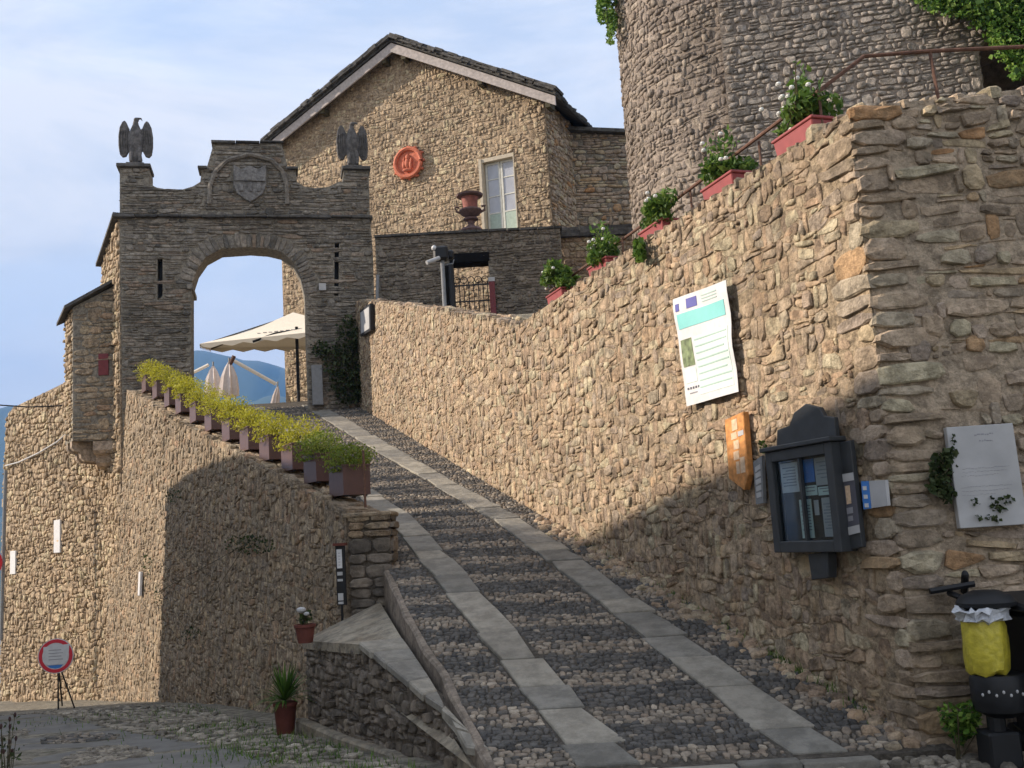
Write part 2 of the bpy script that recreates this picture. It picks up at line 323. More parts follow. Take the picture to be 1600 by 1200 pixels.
M['bag'] = mat_flat('yellow_bag', (.5, .43, .05), .35, var=.2, sc=25, bump=.8)
M['bagw'] = mat_flat('white_bag', (.5, .52, .55), .4, var=.15, sc=30, bump=.8)
M['maroon'] = mat_flat('maroon_shutter', (.16, .03, .035), .6)
M['skin_soil'] = mat_flat('soil', (.05, .035, .025), .9)
M['leafy'] = mat_leaf('shrub_leaf', [(0.162, 0.176, 0.0203), (0.324, 0.317, 0.027), (0.513, 0.472, 0.0405), (0.378, 0.378, 0.0338), (0.6, 0.567, 0.0675)])
M['leafyd'] = mat_leaf('shrub_leaf_green', [(0.078, 0.117, 0.0156), (0.143, 0.208, 0.026), (0.221, 0.26, 0.039), (0.286, 0.312, 0.0455)])
M['leafg'] = mat_leaf('green_leaf', [(.035, .08, .015), (.07, .14, .025), (.12, .21, .035), (.18, .26, .05)])
M['leafd'] = mat_leaf('dark_leaf', [(.02, .033, .014), (.04, .06, .022), (.06, .09, .03), (.09, .11, .045)])
M['leafb'] = mat_leaf('bright_ivy', [(.025, .06, .012), (.06, .14, .02), (.11, .22, .03), (.18, .3, .05), (.24, .34, .07)])
M['petal'] = mat_leaf('white_petal', [(.7, .7, .66), (.85, .85, .82)], .2)
M['stem'] = mat_flat('plant_stem', (.07, .06, .03), .8)
# ------------------------------------------------------------------ stone layout and building
def inpoly(u, v, poly):
    u = np.asarray(u, float); v = np.asarray(v, float); ins = np.zeros(u.shape, bool); n = len(poly)
    for i in range(n):
        x0, y0 = poly[i]; x1, y1 = poly[(i+1) % n]
        if y0 == y1: continue
        c = ((y0 > v) != (y1 > v)) & (u < (x1-x0)*(v-y0)/(y1-y0)+x0); ins ^= c
    return ins
def layout(rng, poly, h, wd, holes=(), hv=.35, wv=.45, split=.18, big=.12, wob=.25, gap=.012, drop=0., rowslope=0.):
    P = np.array(poly); u0, v0 = P.min(0); u1, v1 = P.max(0)
    if rowslope: v0 -= abs(rowslope)*(u1-u0)
    q = []; v = v0-rng.random()*h; span = u1-u0
    nk = 24; ph = rng.random(nk)*6.28
    def wave(i, u): return h*wob*(math.sin(u*2.3/max(wd, .01)*.25+ph[i % nk])+.6*math.sin(u*5.1/max(wd, .01)*.25+ph[(i*7+3) % nk]))*.6
    i = 0; blocked = []
    while v < v1:
        hh = h*(1+hv*(rng.random()*2-1)); u = u0-rng.random()*wd; nb = []
        while u < u1:
            ww = wd*math.exp(wv*rng.normal()*.8); ww = min(max(ww, wd*.35), wd*2.6)
            ua, ub = u, u+ww; u = ub
            uc = (ua+ub)/2
            if any(a < uc < b for a, b in blocked): continue
            for a, b in blocked:
                if a <= ua < b: ua = b
                if a < ub <= b: ub = a
            if ub-ua < wd*.25: continue
            t = hh
            if rng.random() < big and ww < wd*1.3: t = hh+h*.9; nb.append((ua, ub))
            s = rowslope*(uc-u0)
            jl, jr = rng.normal(0, wd*.07, 2)
            va, vb = v+wave(i, ua)+s, v+wave(i, ub)+s
            ta = v+t+(wave(i+1, ua) if t == hh else 0)+s; tb = v+t+(wave(i+1, ub) if t == hh else 0)+s
            if t == hh and rng.random() < split and hh > h*.8:
                k = .35+.3*rng.random(); ma = va+(ta-va)*k; mb = vb+(tb-vb)*k
                q.append(((ua, va), (ub, vb), (ub, mb), (ua, ma))); q.append(((ua, ma), (ub, mb), (ub, tb), (ua, ta)))
            else:
                q.append(((ua, va), (ub+jr*.3, vb), (ub+jr, tb), (ua+jl, ta)))
        blocked = nb; v += hh; i += 1
    Q = np.array(q)  # N,4,2
    c = Q.mean(1, keepdims=True); J = rng.normal(0, 1, Q.shape)*np.array([wd, h])*.055
    Q = Q+J
    def ok(u, v):
        r_ = inpoly(u, v, poly)
        for hl in holes: r_ &= ~inpoly(u, v, hl)
        return r_
    keep = ok(c[:, 0, 0], c[:, 0, 1])
    if drop: keep &= rng.random(len(keep)) > drop
    Q = Q[keep]; c = c[keep]
    for _ in range(6):
        bad = ~ok(Q[..., 0], Q[..., 1]); Q = np.where(bad[..., None], c+(Q-c)*.78, Q)
    e = Q-c; ln = np.abs(e); Q = c+np.sign(e)*np.maximum(ln-gap/2, ln*.5)
    return Q
# octagon + rings per stone
def stone_arrays(rng, fr, Q, depth, lod=1, rough=1., emb=.04, dome=.05):
    n = len(Q)
    a = rng.uniform(.12, .34, (n, 4, 1)); b = rng.uniform(.66, .88, (n, 4, 1)); nx = np.roll(Q, -1, 1)
    p1 = Q+(nx-Q)*a; p2 = Q+(nx-Q)*b
    O = np.stack([p1, p2], 2).reshape(n, 8, 2); c = O.mean(1, keepdims=True)
    sz = np.abs(Q-c).mean((1, 2))[:, None]
    O = O+rng.normal(0, .05, O.shape)*sz[..., None]*rough
    d = np.asarray(depth, float); d = np.full(n, d) if d.ndim == 0 else d
    tilt = rng.normal(0, .22, (n, 2))*rough
    rel = (O-c)/np.maximum(sz[..., None], 1e-4)
    r0 = fr.P(O[..., 0], O[..., 1], np.full((n, 8), -emb))
    O2 = c+(O-c)*rng.uniform(.72, .9, (n, 1, 1))
    dd = d[:, None]*(1+.5*(rel*tilt[:, None, :]).sum(-1)+rng.normal(0, .12, (n, 8))*rough); dd = np.maximum(dd, d[:, None]*.3)
    r2 = fr.P(O2[..., 0], O2[..., 1], dd)
    if lod == 0:
        V = np.concatenate([r0, r2], 1); F = [(k, (k+1) % 8, (k+1) % 8+8, k+8) for k in range(8)]+[tuple(range(8, 16))]
    else:
        r1 = fr.P(O[..., 0], O[..., 1], dd*rng.uniform(.45, .75, (n, 1)))
        cc = fr.P(c[:, 0, 0], c[:, 0, 1], d*(1+dome))[:, None, :]
        V = np.concatenate([r0, r1, r2, cc], 1)
        F = [(k, (k+1) % 8, (k+1) % 8+8, k+8) for k in range(8)]+[(k+8, (k+1) % 8+8, (k+1) % 8+16, k+16) for k in range(8)]+[(k+16, (k+1) % 8+16, 24) for k in range(8)]
    if fr.flip: F = [f[::-1] for f in F]
    return V, F
def emit(V, F, mat, parent, rnd, name, kind=None, smooth=False):
    n, m = V.shape[:2]; lp = np.array([i for f in F for i in f]); tt = np.array([len(f) for f in F])
    loops = (lp[None, :]+(np.arange(n)*m)[:, None]).ravel(); tot = np.tile(tt, n); st = np.concatenate([[0], np.cumsum(tot)[:-1]])
    base = ORG[parent.name] if parent is not None else np.zeros(3)
    me = mesh_np(name, V.reshape(-1, 3)-base, loops, st, tot, mat, np.repeat(rnd, len(F)), smooth)
    return link(name, me, parent, base, kind=kind)
BUD = {}
def stones(rng, fr, Q, depth, mat, parent, rnd=None, name='stone', dv=.35, lod=None, rough=1., emb=.04, smooth=False, cap=300, minpx=10., dome=.05, restname=None, sunk=0.):
    """largest as parts, the rest as one part of kind stuff"""
    n = len(Q)
    if n == 0: return
    if rnd is None: rnd = rng.random(n)
    dp = depth*np.exp(rng.normal(0, dv, n)*.8); md = np.minimum(np.linalg.norm(Q[:, 0]-Q[:, 3], axis=1), np.linalg.norm(Q[:, 0]-Q[:, 1], axis=1)); dp = np.minimum(np.minimum(dp, depth*1.7), md*.5+.004); dp = np.where(rng.random(n) < sunk, dp*.22, dp)
    C = Q.mean(1); P4 = fr.P(Q[..., 0], Q[..., 1], depth); x, y, wv = prj(P4)
    vis = (wv.min(1) > .5) & (x.max(1) > 0) & (x.min(1) < 1600) & (y.max(1) > 0) & (y.min(1) < 1200)
    ext = np.maximum(x.max(1)-x.min(1), y.max(1)-y.min(1)); area = np.abs((x[:, 0]-x[:, 2])*(y[:, 1]-y[:, 3])-(x[:, 1]-x[:, 3])*(y[:, 0]-y[:, 2]))*.5
    key = np.where(vis & (ext >= minpx), area, 0)
    left = cap-BUD.get(parent.name, 0); order = np.argsort(-key); big = [i for i in order[:max(left, 0)] if key[i] > 0]
    BUD[parent.name] = BUD.get(parent.name, 0)+len(big)
    hi = np.zeros(n, bool); hi[big] = True
    if len(big):
        V, F = stone_arrays(rng, fr, Q[big], dp[big], 1, rough, emb, dome); nf = len(F); base = ORG[parent.name]
        for k, i in enumerate(big):
            v = V[k]; c = v.mean(0)
            me = bpy.data.meshes.new(name); me.from_pydata((v-c).tolist(), [], F); me.materials.append(mat)
            a = me.attributes.new('rnd', 'FLOAT', 'FACE'); a.data.foreach_set('value', np.full(nf, rnd[i], np.float32))
            if smooth: me.polygons.foreach_set('use_smooth', np.ones(nf, bool))
            o = bpy.data.objects.new(name, me); COL.objects.link(o); o.parent = parent; o.location = tuple(c-base)
    rest = ~hi
    return [(rest & (ext >= 7), 1), (rest & (ext < 7), 0)], dp, rnd
def wallstones(rng, fr, Q, depth, mat, parent, rnd=None, name='stone', restname='small_stones', collect=None, **k):
    r_ = stones(rng, fr, Q, depth, mat, parent, rnd, name, **k)
    if r_ is None: return
    sets, dp, rn = r_; rough = k.get('rough', 1.); emb = k.get('emb', .04); dome = k.get('dome', .05)
    own = collect is None
    if own: collect = []
    for msk, lod in sets:
        if msk.sum():
            V, F = stone_arrays(rng, fr, Q[msk], dp[msk], lod, rough, emb, dome); collect.append((V, F, rn[msk]))
    if own: flush(collect, mat, parent, restname)
def flush(collect, mat, parent, restname='small_stones', smooth=False):
    if not collect: return
    base = ORG[parent.name] if parent is not None else np.zeros(3); vs = []; lo = []; to = []; rr = []; off = 0
    for V, F, rn in collect:
        n, m = V.shape[:2]; lp = np.array([i for f in F for i in f]); tt = np.array([len(f) for f in F])
        vs.append(V.reshape(-1, 3)-base); lo.append((lp[None, :]+(np.arange(n)*m)[:, None]).ravel()+off); to.append(np.tile(tt, n)); rr.append(np.repeat(rn, len(F))); off += n*m
    tot = np.concatenate(to); st = np.concatenate([[0], np.cumsum(tot)[:-1]])
    me = mesh_np(restname, np.concatenate(vs), np.concatenate(lo), st, tot, mat, np.concatenate(rr), smooth)
    return link(restname, me, parent, base, kind='stuff')
def leaves(rng, pts, size, mat, name, parent, kind=None, asp=.5, up=None, szv=.35, label=None, spread=1., rnd=None):
    """pts N,3 leaf centres"""
    n = len(pts); d = rng.normal(0, 1, (n, 3))*spread
    if up is not None: d = d+np.asarray(up)
    d /= np.linalg.norm(d, axis=1, keepdims=True); s = rng.normal(0, 1, (n, 3)); s = np.cross(d, s); s /= np.linalg.norm(s, axis=1, keepdims=True); nn = np.cross(d, s)
    L_ = (size*np.exp(rng.normal(0, szv, n)*.7))[:, None]; W_ = L_*asp
    a = pts-d*L_*.5; b = pts+s*W_*.5+nn*W_*.18; c = pts+d*L_*.5; e = pts-s*W_*.5+nn*W_*.18
    V = np.stack([a, b, c, e], 1); base = ORG[parent.name] if parent is not None else pts.mean(0)
    loops = (np.array([0, 1, 2, 0, 2, 3])[None]+np.arange(n)[:, None]*4).ravel(); tot = np.full(2*n, 3); st = np.arange(2*n)*3
    if rnd is None: rnd = rng.random(n)
    me = mesh_np(name, V.reshape(-1, 3)-base, loops, st, tot, mat, np.repeat(rnd, 2))
    return link(name, me, parent, base, label=label, kind=kind)
def clump(rng, c, rad, n, k=6, sp=.42, lr=.55):
    """points in k overlapping lobes inside an ellipsoid"""
    c = V3(c); rad = V3(rad); cs = np.clip(rng.normal(0, sp, (k, 3)), -2*sp, 2*sp); idx = rng.integers(0, k, n)
    d = rng.normal(0, 1, (n, 3)); d /= np.linalg.norm(d, axis=1, keepdims=True); r_ = rng.uniform(.35, 1, n)[:, None]**.6*lr
    return c+(cs[idx]+d*r_)*rad
def rg(s): return np.random.default_rng(s)
# ================================================================== THE SETTING
GY = [-60, -20, 6, 7.2, 11.6, 16, 20, 24, 30, 36, 60, 120, 400, 30000]; GZ = [.3, .05, .0, -.02, -.38, -.68, -1.12, -1.6, -2.25, -2.8, -6, -30, -70, -70]
def gz(x, y): return np.interp(y, GY, GZ)+0*np.asarray(x, float)
RY0 = 6.93
def rz(x, y): return .2+.262*(np.asarray(y, float)-7.5)+0*np.asarray(x, float)
def XW(y): return 2.55-.341*(np.asarray(y, float)-7.14)
KY = [6.93, 7.06, 7.74, 8.57, 9.71, 11.69]; KX = [-.25, -.28, -.46, -.67, -1.03, -1.53]
def XL(y): y = np.asarray(y, float); return np.where(y < 11.7, np.interp(y, KY, KX), -1.5-.585*(y-11.7))
def SR(y): return np.interp(y, [6.9, 7.47, 11.42, 13.36, 19.83, 26.3, 28], [1.68, 1.51, .33, -.27, -2.82, -5.32, -6.0])
def SL(y): return np.interp(y, [6.9, 7.66, 11.74, 13.72, 19.8, 26, 28], [.33, .10, -1.12, -1.72, -4.15, -6.7, -7.5])
WR = .36; WL = .35
# ground sheet
xs = np.concatenate([-np.geomspace(30000, 30, 16), np.arange(-25, 21, 1.), np.geomspace(30, 30000, 16)])
ys = np.concatenate([[-30000, -5000, -1000, -200], np.arange(-60, 5, 5.), np.arange(5, 40, .5), np.geomspace(41, 30000, 26)])
XX, YY = np.meshgrid(xs, ys); r7 = rg(7)
ZZ = gz(XX, YY)+np.where((YY > 7) & (YY < 40), r7.normal(0, .012, XX.shape), 0); ZZ = np.where(YY < -100, -70, ZZ); ZZ = np.where(np.abs(XX) > 60, np.minimum(ZZ, -np.clip((np.abs(XX)-60)*.3, 0, 70)), ZZ)
nx, ny = len(xs), len(ys); idx = np.arange(nx*ny).reshape(ny, nx)
q = np.stack([idx[:-1, :-1], idx[:-1, 1:], idx[1:, 1:], idx[1:, :-1]], -1).reshape(-1, 4)
me = mesh_np('ground', np.stack([XX, YY, ZZ], -1).reshape(-1, 3), q.ravel(), np.arange(len(q))*4, np.full(len(q), 4), M['gravel'], smooth=True)
ground = link('ground', me, kind='structure')
GS = Surf(gz)
def sheet(name, poly, zf, mat, step=.12, dz=.006, rng=rg(3)):
    P = np.array(poly); a = np.arange(P[:, 0].min(), P[:, 0].max()+step, step); b = np.arange(P[:, 1].min(), P[:, 1].max()+step, step)
    X, Y = np.meshgrid(a, b); Xc = X[:-1, :-1]+step/2; Yc = Y[:-1, :-1]+step/2; m = inpoly(Xc, Yc, poly)
    X = X+rng.normal(0, step*.15, X.shape); Y = Y+rng.normal(0, step*.15, X.shape); Z = zf(X, Y)+dz
    id_ = np.arange(X.size).reshape(X.shape); q = np.stack([id_[:-1, :-1], id_[:-1, 1:], id_[1:, 1:], id_[1:, :-1]], -1)[m]
    me = mesh_np(name, np.stack([X, Y, Z], -1).reshape(-1, 3), q.ravel(), np.arange(len(q))*4, np.full(len(q), 4), mat, smooth=True)
    return link(name, me, kind='structure')
def gpx(pts, zf=gz): return [tuple(hitsurf(a, b, zf)[:2]) for a, b in pts]
asp_in = gpx([(0, 1119), (60, 1116), (110, 1124), (180, 1141), (260, 1155), (350, 1170), (420, 1188), (452, 1204)])
road_poly = asp_in+[(-1.6, 6.0), (-.6, 3.0), (0, -10), (-9, -10), (-9, 6), (-11, 10)]
rd = sheet('road', road_poly, gz, M['asphalt'])
# ---- the cobbled ramp
def strip_mesh(mb, xl, xr, y0, y1, zf, n=60, dz=0.):
    Y = np.linspace(y0, y1, n); vs = []
    for y in Y: a, b = float(xl(y)), float(xr(y)); vs += [(a, y, float(zf(a, y))+dz), (b, y, float(zf(b, y))+dz), (b, y, -2.5), (a, y, -2.5)]
    fs = []
    for i in range(n-1):
        k = i*4
        for j in range(4): fs.append((k+j, k+(j+1) % 4, k+4+(j+1) % 4, k+4+j))
    fs += [(0, 3, 2, 1), tuple((n-1)*4+j for j in range(4))]
    mb.add(vs, fs)
b = MB(); strip_mesh(b, XL, lambda y: XW(y)+.1, RY0, 28.2, rz)
ramp = b.build('ramp', M['cobble_bed'], kind='structure'); RS = Surf(rz)
ORG[ramp.name] = ORG[ramp.name]
rn = rg(11)
def slab_mesh(fr, pts, d0, d1, name, mat, parent, rnd, inset=.012):
    P = np.array(pts); c = P.mean(0); v = P-c; nrm = np.linalg.norm(v, axis=1, keepdims=True); Pi = c+v*(1-.012/nrm)
    A = fr.P(P[:, 0], P[:, 1], d0); B = fr.P(P[:, 0], P[:, 1], d1-.008); C = fr.P(Pi[:, 0], Pi[:, 1], d1); n = len(P)
    V = np.concatenate([A, B, C]); F = [(i, (i+1) % n, (i+1) % n+n, i+n) for i in range(n)]+[(i+n, (i+1) % n+n, (i+1) % n+2*n, i+2*n) for i in range(n)]+[tuple(range(2*n, 3*n))]
    if fr.flip: F = [f[::-1] for f in F]
    cc = V.mean(0); me = bpy.data.meshes.new(name); me.from_pydata((V-cc).tolist(), [], F); me.materials.append(mat)
    a = me.attributes.new('rnd', 'FLOAT', 'FACE'); a.data.foreach_set('value', np.full(len(F), rnd, np.float32))
    return link(name, me, parent, cc)
for S, Wd in ((SR, WR), (SL, WL)):
    y = 6.98
    while y < 27.0:
        ln = rn.uniform(.3, .75)*(1 if y < 18 else 1.3); y1 = min(y+ln, 27.2); wd = Wd*(1+.35*max(0, (y-16)/10)); wd1 = Wd*(1+.35*max(0, (y1-16)/10)); j = rn.normal(0, .02, 4); sk = rn.normal(0, .025)
        x0, x1 = float(S(y)), float(S(y1)); t = rn.uniform(.016, .034)
        if S is SL and y > 12.5 and False: break
        slab_mesh(RS, [(x0+j[0], y+.008), (x0+wd+j[1], y+.008+sk*.4), (x1+wd1+j[2], y1-.006+sk*.4), (x1+j[3], y1-.006)], -.05, t, 'paving_slab', M['paver'], ramp, rn.random())
        y = y1
cob = []
def lane(xl, xr, y0, y1, seed):
    n = 14; Y = np.linspace(y0, y1, n); poly = [(float(xl(y)), y) for y in Y]+[(float(xr(y)), y) for y in Y[::-1]]
    r_ = rg(seed); Q = layout(r_, poly, .042, .062, split=.06, big=.16, gap=.008, wob=.3, wv=.35)
    c = Q.mean(1); ph = ((c[:, 1]-c[:, 0]*.02+.12*np.sin(c[:, 0]*1.3)) % .66)/.66
    dark = ph < .57; edge = (ph > .57) & (ph < .6) | (ph > .97)
    fade = np.clip((c[:, 1]-13)/6, 0, .5); dark = np.where(r_.random(len(c)) < fade*.35, ~dark, dark)
    flip = r_.random(len(c)) < .05; dark = np.where(flip, ~dark, dark); rnd = np.where(dark, r_.uniform(0, .46, len(c)), r_.uniform(.42, 1, len(c))); return Q, rnd
for k, (a, b_, y0, y1) in enumerate([(lambda y: SL(y)+WL*(1+.35*np.maximum(0, (y-16)/10))+.01, lambda y: SR(y)-.01, 6.98, 27.2), (XL, lambda y: SL(y)-.01, 6.95, 27.2), (lambda y: SR(y)+WR*(1+.35*np.maximum(0, (y-16)/10))+.01, lambda y: XW(y)+.02, 6.98, 27)]):
    Q, rnd = lane(a, b_, y0, y1, 20+k)
    BUD[ramp.name] = [0, 180, 240][k]
    wallstones(rg(30+k), RS, Q, .013, M['cobble'], ramp, rnd, 'cobblestone', 'small_cobblestones', collect=cob, cap=[180, 240, 300][k], minpx=9, dv=.4, emb=.03, dome=.35)
flush(cob, M['cobble'], ramp, 'small_cobblestones')
# kerb line of long stones at the foot of the ramp, and the plaster edging on its left
GK = Surf(lambda x, y: np.asarray(x)*0+.0)
x = .25
while x < 1.98:
    l_ = rn.uniform(.35, .6); slab_mesh(GK, [(x, 6.80), (x+l_-.01, 6.80+rn.normal(0, .01)), (x+l_-.01, 6.93), (x, 6.93)], -.06, .055+rn.normal(0, .006), 'kerb_stone', M['paver'], ramp, rn.random()); x += l_
b = MB(); n = 26; Yk = np.linspace(6.85, 11.66, n); vs = []
for y in Yk:
    xo = float(XL(y)) if y > 6.93 else -.25; w_ = .05+.01*math.sin(y*7); z = float(rz(0, y))+.015+.012*math.sin(y*5.3)
    vs += [(xo-w_, y, z-1.2), (xo-w_, y, z-.02), (xo-w_+.02, y, z), (xo+.015, y, z), (xo+.02, y, z-.06)]
fs = [(i*5+j, i*5+j+1, (i+1)*5+j+1, (i+1)*5+j) for i in range(n-1) for j in range(4)]+[(0, 1, 2, 3, 4), tuple((n-1)*5+j for j in range(5))]
b.add(vs, fs); b.build('edging', M['dark'], ramp)
# ---- terraces
def block(name, poly, ztop, zbot, mat, zf=None):
    b = MB(); n = len(poly); t = [(x, y, ztop if zf is None else zf(x, y)) for x, y in poly]; bt = [(x, y, zbot) for x, y in poly]
    b.add(t+bt, [tuple(range(n)), tuple(range(2*n-1, n-1, -1))]+[(i, i+n, (i+1) % n+n, (i+1) % n) for i in range(n)]); return b.build(name, mat, kind='structure')
block('terrace', [(-9.3, 25.1), (-10.4, 27.2), (-15.2, 32.2), (-16, 46), (14, 46), (14, 26.35), (-3.5, 26.35), (-3.55, 27.4)], 5.17, -3, M['cement'])
block('upper_terrace', [(2.6, 7.2), (30, 7.2), (30, 26.2), (-2.9, 26.2), (-2.9, 25.0), (.1, 15.2)], 3.85, -.5, M['gravel'], zf=lambda x, y: 3.85 if y < 20 else 7.2)
# ================================================================== WALLS
def fence_top(fr, pts, depth, mat, parent, seed, name='coping_stone', ln=.16, th=.035, over=.03, two=2):
    """row of stones lying across the top of a wall; pts = (u,v) polyline of the top"""
    for i in range(len(pts)-1):
        p = fr.P(*pts[i]); q_ = fr.P(*pts[i+1]); U = q_-p; Ln = np.linalg.norm(U)
        if Ln < .08: continue
        up = np.cross(U, fr.N); up = up if up[2] > 0 else -up
        f2 = Plane(p, U, up, -fr.N); hN = fr.N.copy()
        Q = layout(rg(seed+i), [(0, -over), (Ln, -over), (Ln, depth), (0, depth)], depth/two, ln, wv=.5, split=0, big=.3, gap=.012, wob=.1)
        wallstones(rg(seed+50+i), f2, Q, th, mat, parent, None, name, 'small_coping_stones', dv=.55, emb=.05, cap=BUD.get(parent.name, 0)+40)
def wall_thing(name, label, cat, fr, outer, holes, thick, mat, mmat, seed, h, wd, depth, group=None, gap=.02, cap=260, sink=.0, base=None, **lk):
    P = [fr.P(*p) for p in outer]; P = np.array(P); bc = P.mean(0); bc[2] = P[:, 2].min()
    rt = root(name, bc, label, cat, group); b = MB(); b.prism(fr, outer, holes, -thick, 0); b.build('wall_body', mmat, rt)
    Q = layout(rg(seed), outer, h, wd, holes=holes, gap=gap, **lk); wallstones(rg(seed+1), fr, Q, depth, mat, rt, cap=cap)
    return rt
# long wall on the right of the ramp
UW = np.array([-.341, 1, 0]); UW /= np.linalg.norm(UW); NW = np.array([-UW[1], UW[0], 0])
WF = Plane((2.55, 7.05, 0), UW, NW)
def wu(y): return (y-7.05)/UW[1]
wtop = [(wu(7.05), 4.46), (wu(9), 4.5), (wu(12), 4.52), (wu(14.2), 4.5), (wu(15.2), 4.86), (wu(17.5), 5.5), (wu(20), 6.2), (wu(25.4), 7.72)]
wpoly = [(0, -.3), (wu(26.2), 4.75), (wu(26.2), 7.9)]+wtop[::-1]
wall_w = root('retaining_wall', (1.0, 10, 0), 'long tan rubble retaining wall climbing beside the cobbled ramp up to the arch', 'wall')
b = MB(); b.prism(WF, wpoly, (), -.5, 0); b.build('wall_body', M['tan_mortar'], wall_w)
rr = rg(40)
wq = []; v = -.1
while v < 4.4:
    hh = rr.uniform(.06, .17); wd = rr.choice([rr.uniform(.1, .16), rr.uniform(.2, .42)]); wq.append(((-.008, v), (wd, v+rr.normal(0, .015)), (wd+rr.normal(0, .03), v+hh), (-.008, v+hh))); v += hh+rr.uniform(.008, .022)
wq = np.array(wq); wallstones(rr, WF, wq, .026, M['front'], wall_w, None, 'corner_stone', cap=50, dv=.3, rough=1.2)
Q = layout(rr, wpoly, .078, .108, gap=.010, hv=.6, wv=.65, big=.28, split=.26, wob=.8)
cq = Q.mean(1); lim = np.array([wq[np.argmin(np.abs(wq[:, :, 1].mean(1)-y)), :, 0].max() for y in cq[:, 1]]); Q = Q[Q[..., 0].min(1) > lim-.02]
c = Q.mean(1); ztop_ = np.interp(c[:, 0], [p[0] for p in wtop], [p[1] for p in wtop])
wallstones(rr, WF, Q, .015, M['tan'], wall_w, None, sunk=.45, cap=300, rough=1.5, dv=.5)
fence_top(WF, wtop, .42, M['tan'], wall_w, 60, ln=.13, th=.045)
# end wall facing the camera
FF = Plane((2.55, 7.05, 0), (1, 0, 0), (0, -1, 0))
fpoly = [(0, -.2), (5.2, -.2), (5.2, 4.7), (1.3, 4.56), (.6, 4.52), (0.02, 4.5)]
wall_f = root('end_wall', (5.0, 7.3, -.1), 'grey brown rubble end wall facing the viewer behind the bins with wide mortar joints', 'wall')
b = MB(); b.prism(FF, fpoly, (), -.5, 0); b.build('wall_body', M['front_mortar'], wall_f)
rr = rg(44); quo = []
v = -.1; k = 0
while v < 4.45:
    hh = rr.uniform(.05, .15); wd = rr.uniform(.16, .5); wd = max(wd, hh*1.2); quo.append(((-.012, v), (wd, v+rr.normal(0, .01)), (wd+rr.normal(0, .02), v+hh), (-.012, v+hh))); v += hh+rr.uniform(.01, .03)
quo = np.array(quo); quo[..., 1] = np.minimum(quo[..., 1], 4.5)
wallstones(rr, FF, quo, .034, M['front'], wall_f, None, 'corner_stone', cap=60, dv=.3)
qpoly = [(p[0]+.0, p[1]) for p in fpoly]; Q = layout(rr, fpoly, .075, .17, gap=.018, hv=.6, wv=.75, big=.2, split=.16, wob=.55, drop=.02)
cq = Q.mean(1); lim = np.array([quo[np.argmin(np.abs(quo[:, :, 1].mean(1)-y)), :, 0].max() for y in cq[:, 1]]); Q = Q[Q[..., 0].min(1) > lim-.03]
wallstones(rr, FF, Q, .026, M['front'], wall_f, None, sunk=.2, cap=300, dv=.6, rough=1.2)
# the side of the corner stones on the ramp face of the wall
fence_top(FF, [(0, 4.5), (.6, 4.52), (1.3, 4.56), (5.2, 4.7)], .45, M['front'], wall_f, 70, ln=.2, th=.03)
# lower wall left of the ramp, carrying the planters
bt = .045
UA = np.array([-7.7, 13.13, 0]); UA /= np.linalg.norm(UA); NA = np.array([-UA[1]*math.cos(bt), UA[0]*math.cos(bt), math.sin(bt)])
AF = Plane((-1.97, 11.72, 2.0), UA, NA)
atop_px = [(545, 797), (500, 778), (440, 744), (390, 718), (340, 692), (290, 664), (240, 632), (205, 612), (183, 602)]
atop = AF.poly(atop_px); uend = atop[-1][0]+.02
def afoot(u):
    P = AF.P(u, 0.); return float(gz(0, P[1]))-2.0-.3
atop[0] = (max(atop[0][0], .02), atop[0][1])
apoly = [(atop[0][0]-.02, -2.9)]+[(u, afoot(u)) for u in (5, 10, uend)]+[(uend, atop[-1][1]+.1)]+atop[::-1]
wall_a = root('planter_wall', (-6, 18, -1.2), 'tall rubble wall on the left of the ramp with a row of brown planters on top', 'wall')
b = MB(); b.prism(AF, apoly, (), -.42, 0); b.build('wall_body', M['lower_mortar'], wall_a)
rr = rg(80); Q = layout(rr, apoly, .085, .112, gap=.010, hv=.5, wv=.55, big=.28, split=.2, wob=.75)
wallstones(rr, AF, Q, .017, M['lower'], wall_a, None, sunk=.4, cap=270, rough=1.5, dv=.5)
fence_top(AF, atop[:-1], .4, M['lower'], wall_a, 90, ln=.2, th=.035)
# stone pier at the lower end of the planter wall
pc = (-1.71, 11.93); pier = root('stone_pier', (pc[0], pc[1], .5), 'square stone pier of large rough blocks ending the planter wall beside the ramp', 'pier')
PF = Plane((-1.96, 11.7, .3), (1, 0, 0), (0, -1, 0)); PRt = Plane((-1.47, 11.7, .3), (0, 1, 0), (1, 0, 0))
b = MB(); b.box((-1.95, 11.72, -.2), (-1.48, 12.3, 1.9)); b.build('wall_body', M['dark_mortar'], pier)
rr = rg(95); v = 0; 
while v < 1.6:
    hh = rr.uniform(.1, .2) if v < 1.35 else .09; s = rr.uniform(.18, .32)
    for (a, c_) in ((0, s), (s, .49)):
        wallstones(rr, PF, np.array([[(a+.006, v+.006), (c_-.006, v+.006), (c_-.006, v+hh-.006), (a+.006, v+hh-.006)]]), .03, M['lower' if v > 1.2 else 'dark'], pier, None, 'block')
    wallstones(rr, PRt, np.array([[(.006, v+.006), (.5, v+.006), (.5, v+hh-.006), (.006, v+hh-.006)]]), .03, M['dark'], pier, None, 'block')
    v += hh
b = MB(); b.cr = .7; b.box((-2.0, 11.66, 1.9), (-1.45, 12.34, 1.955)); b.build('cap', M['lower'], pier, bevel=.015)
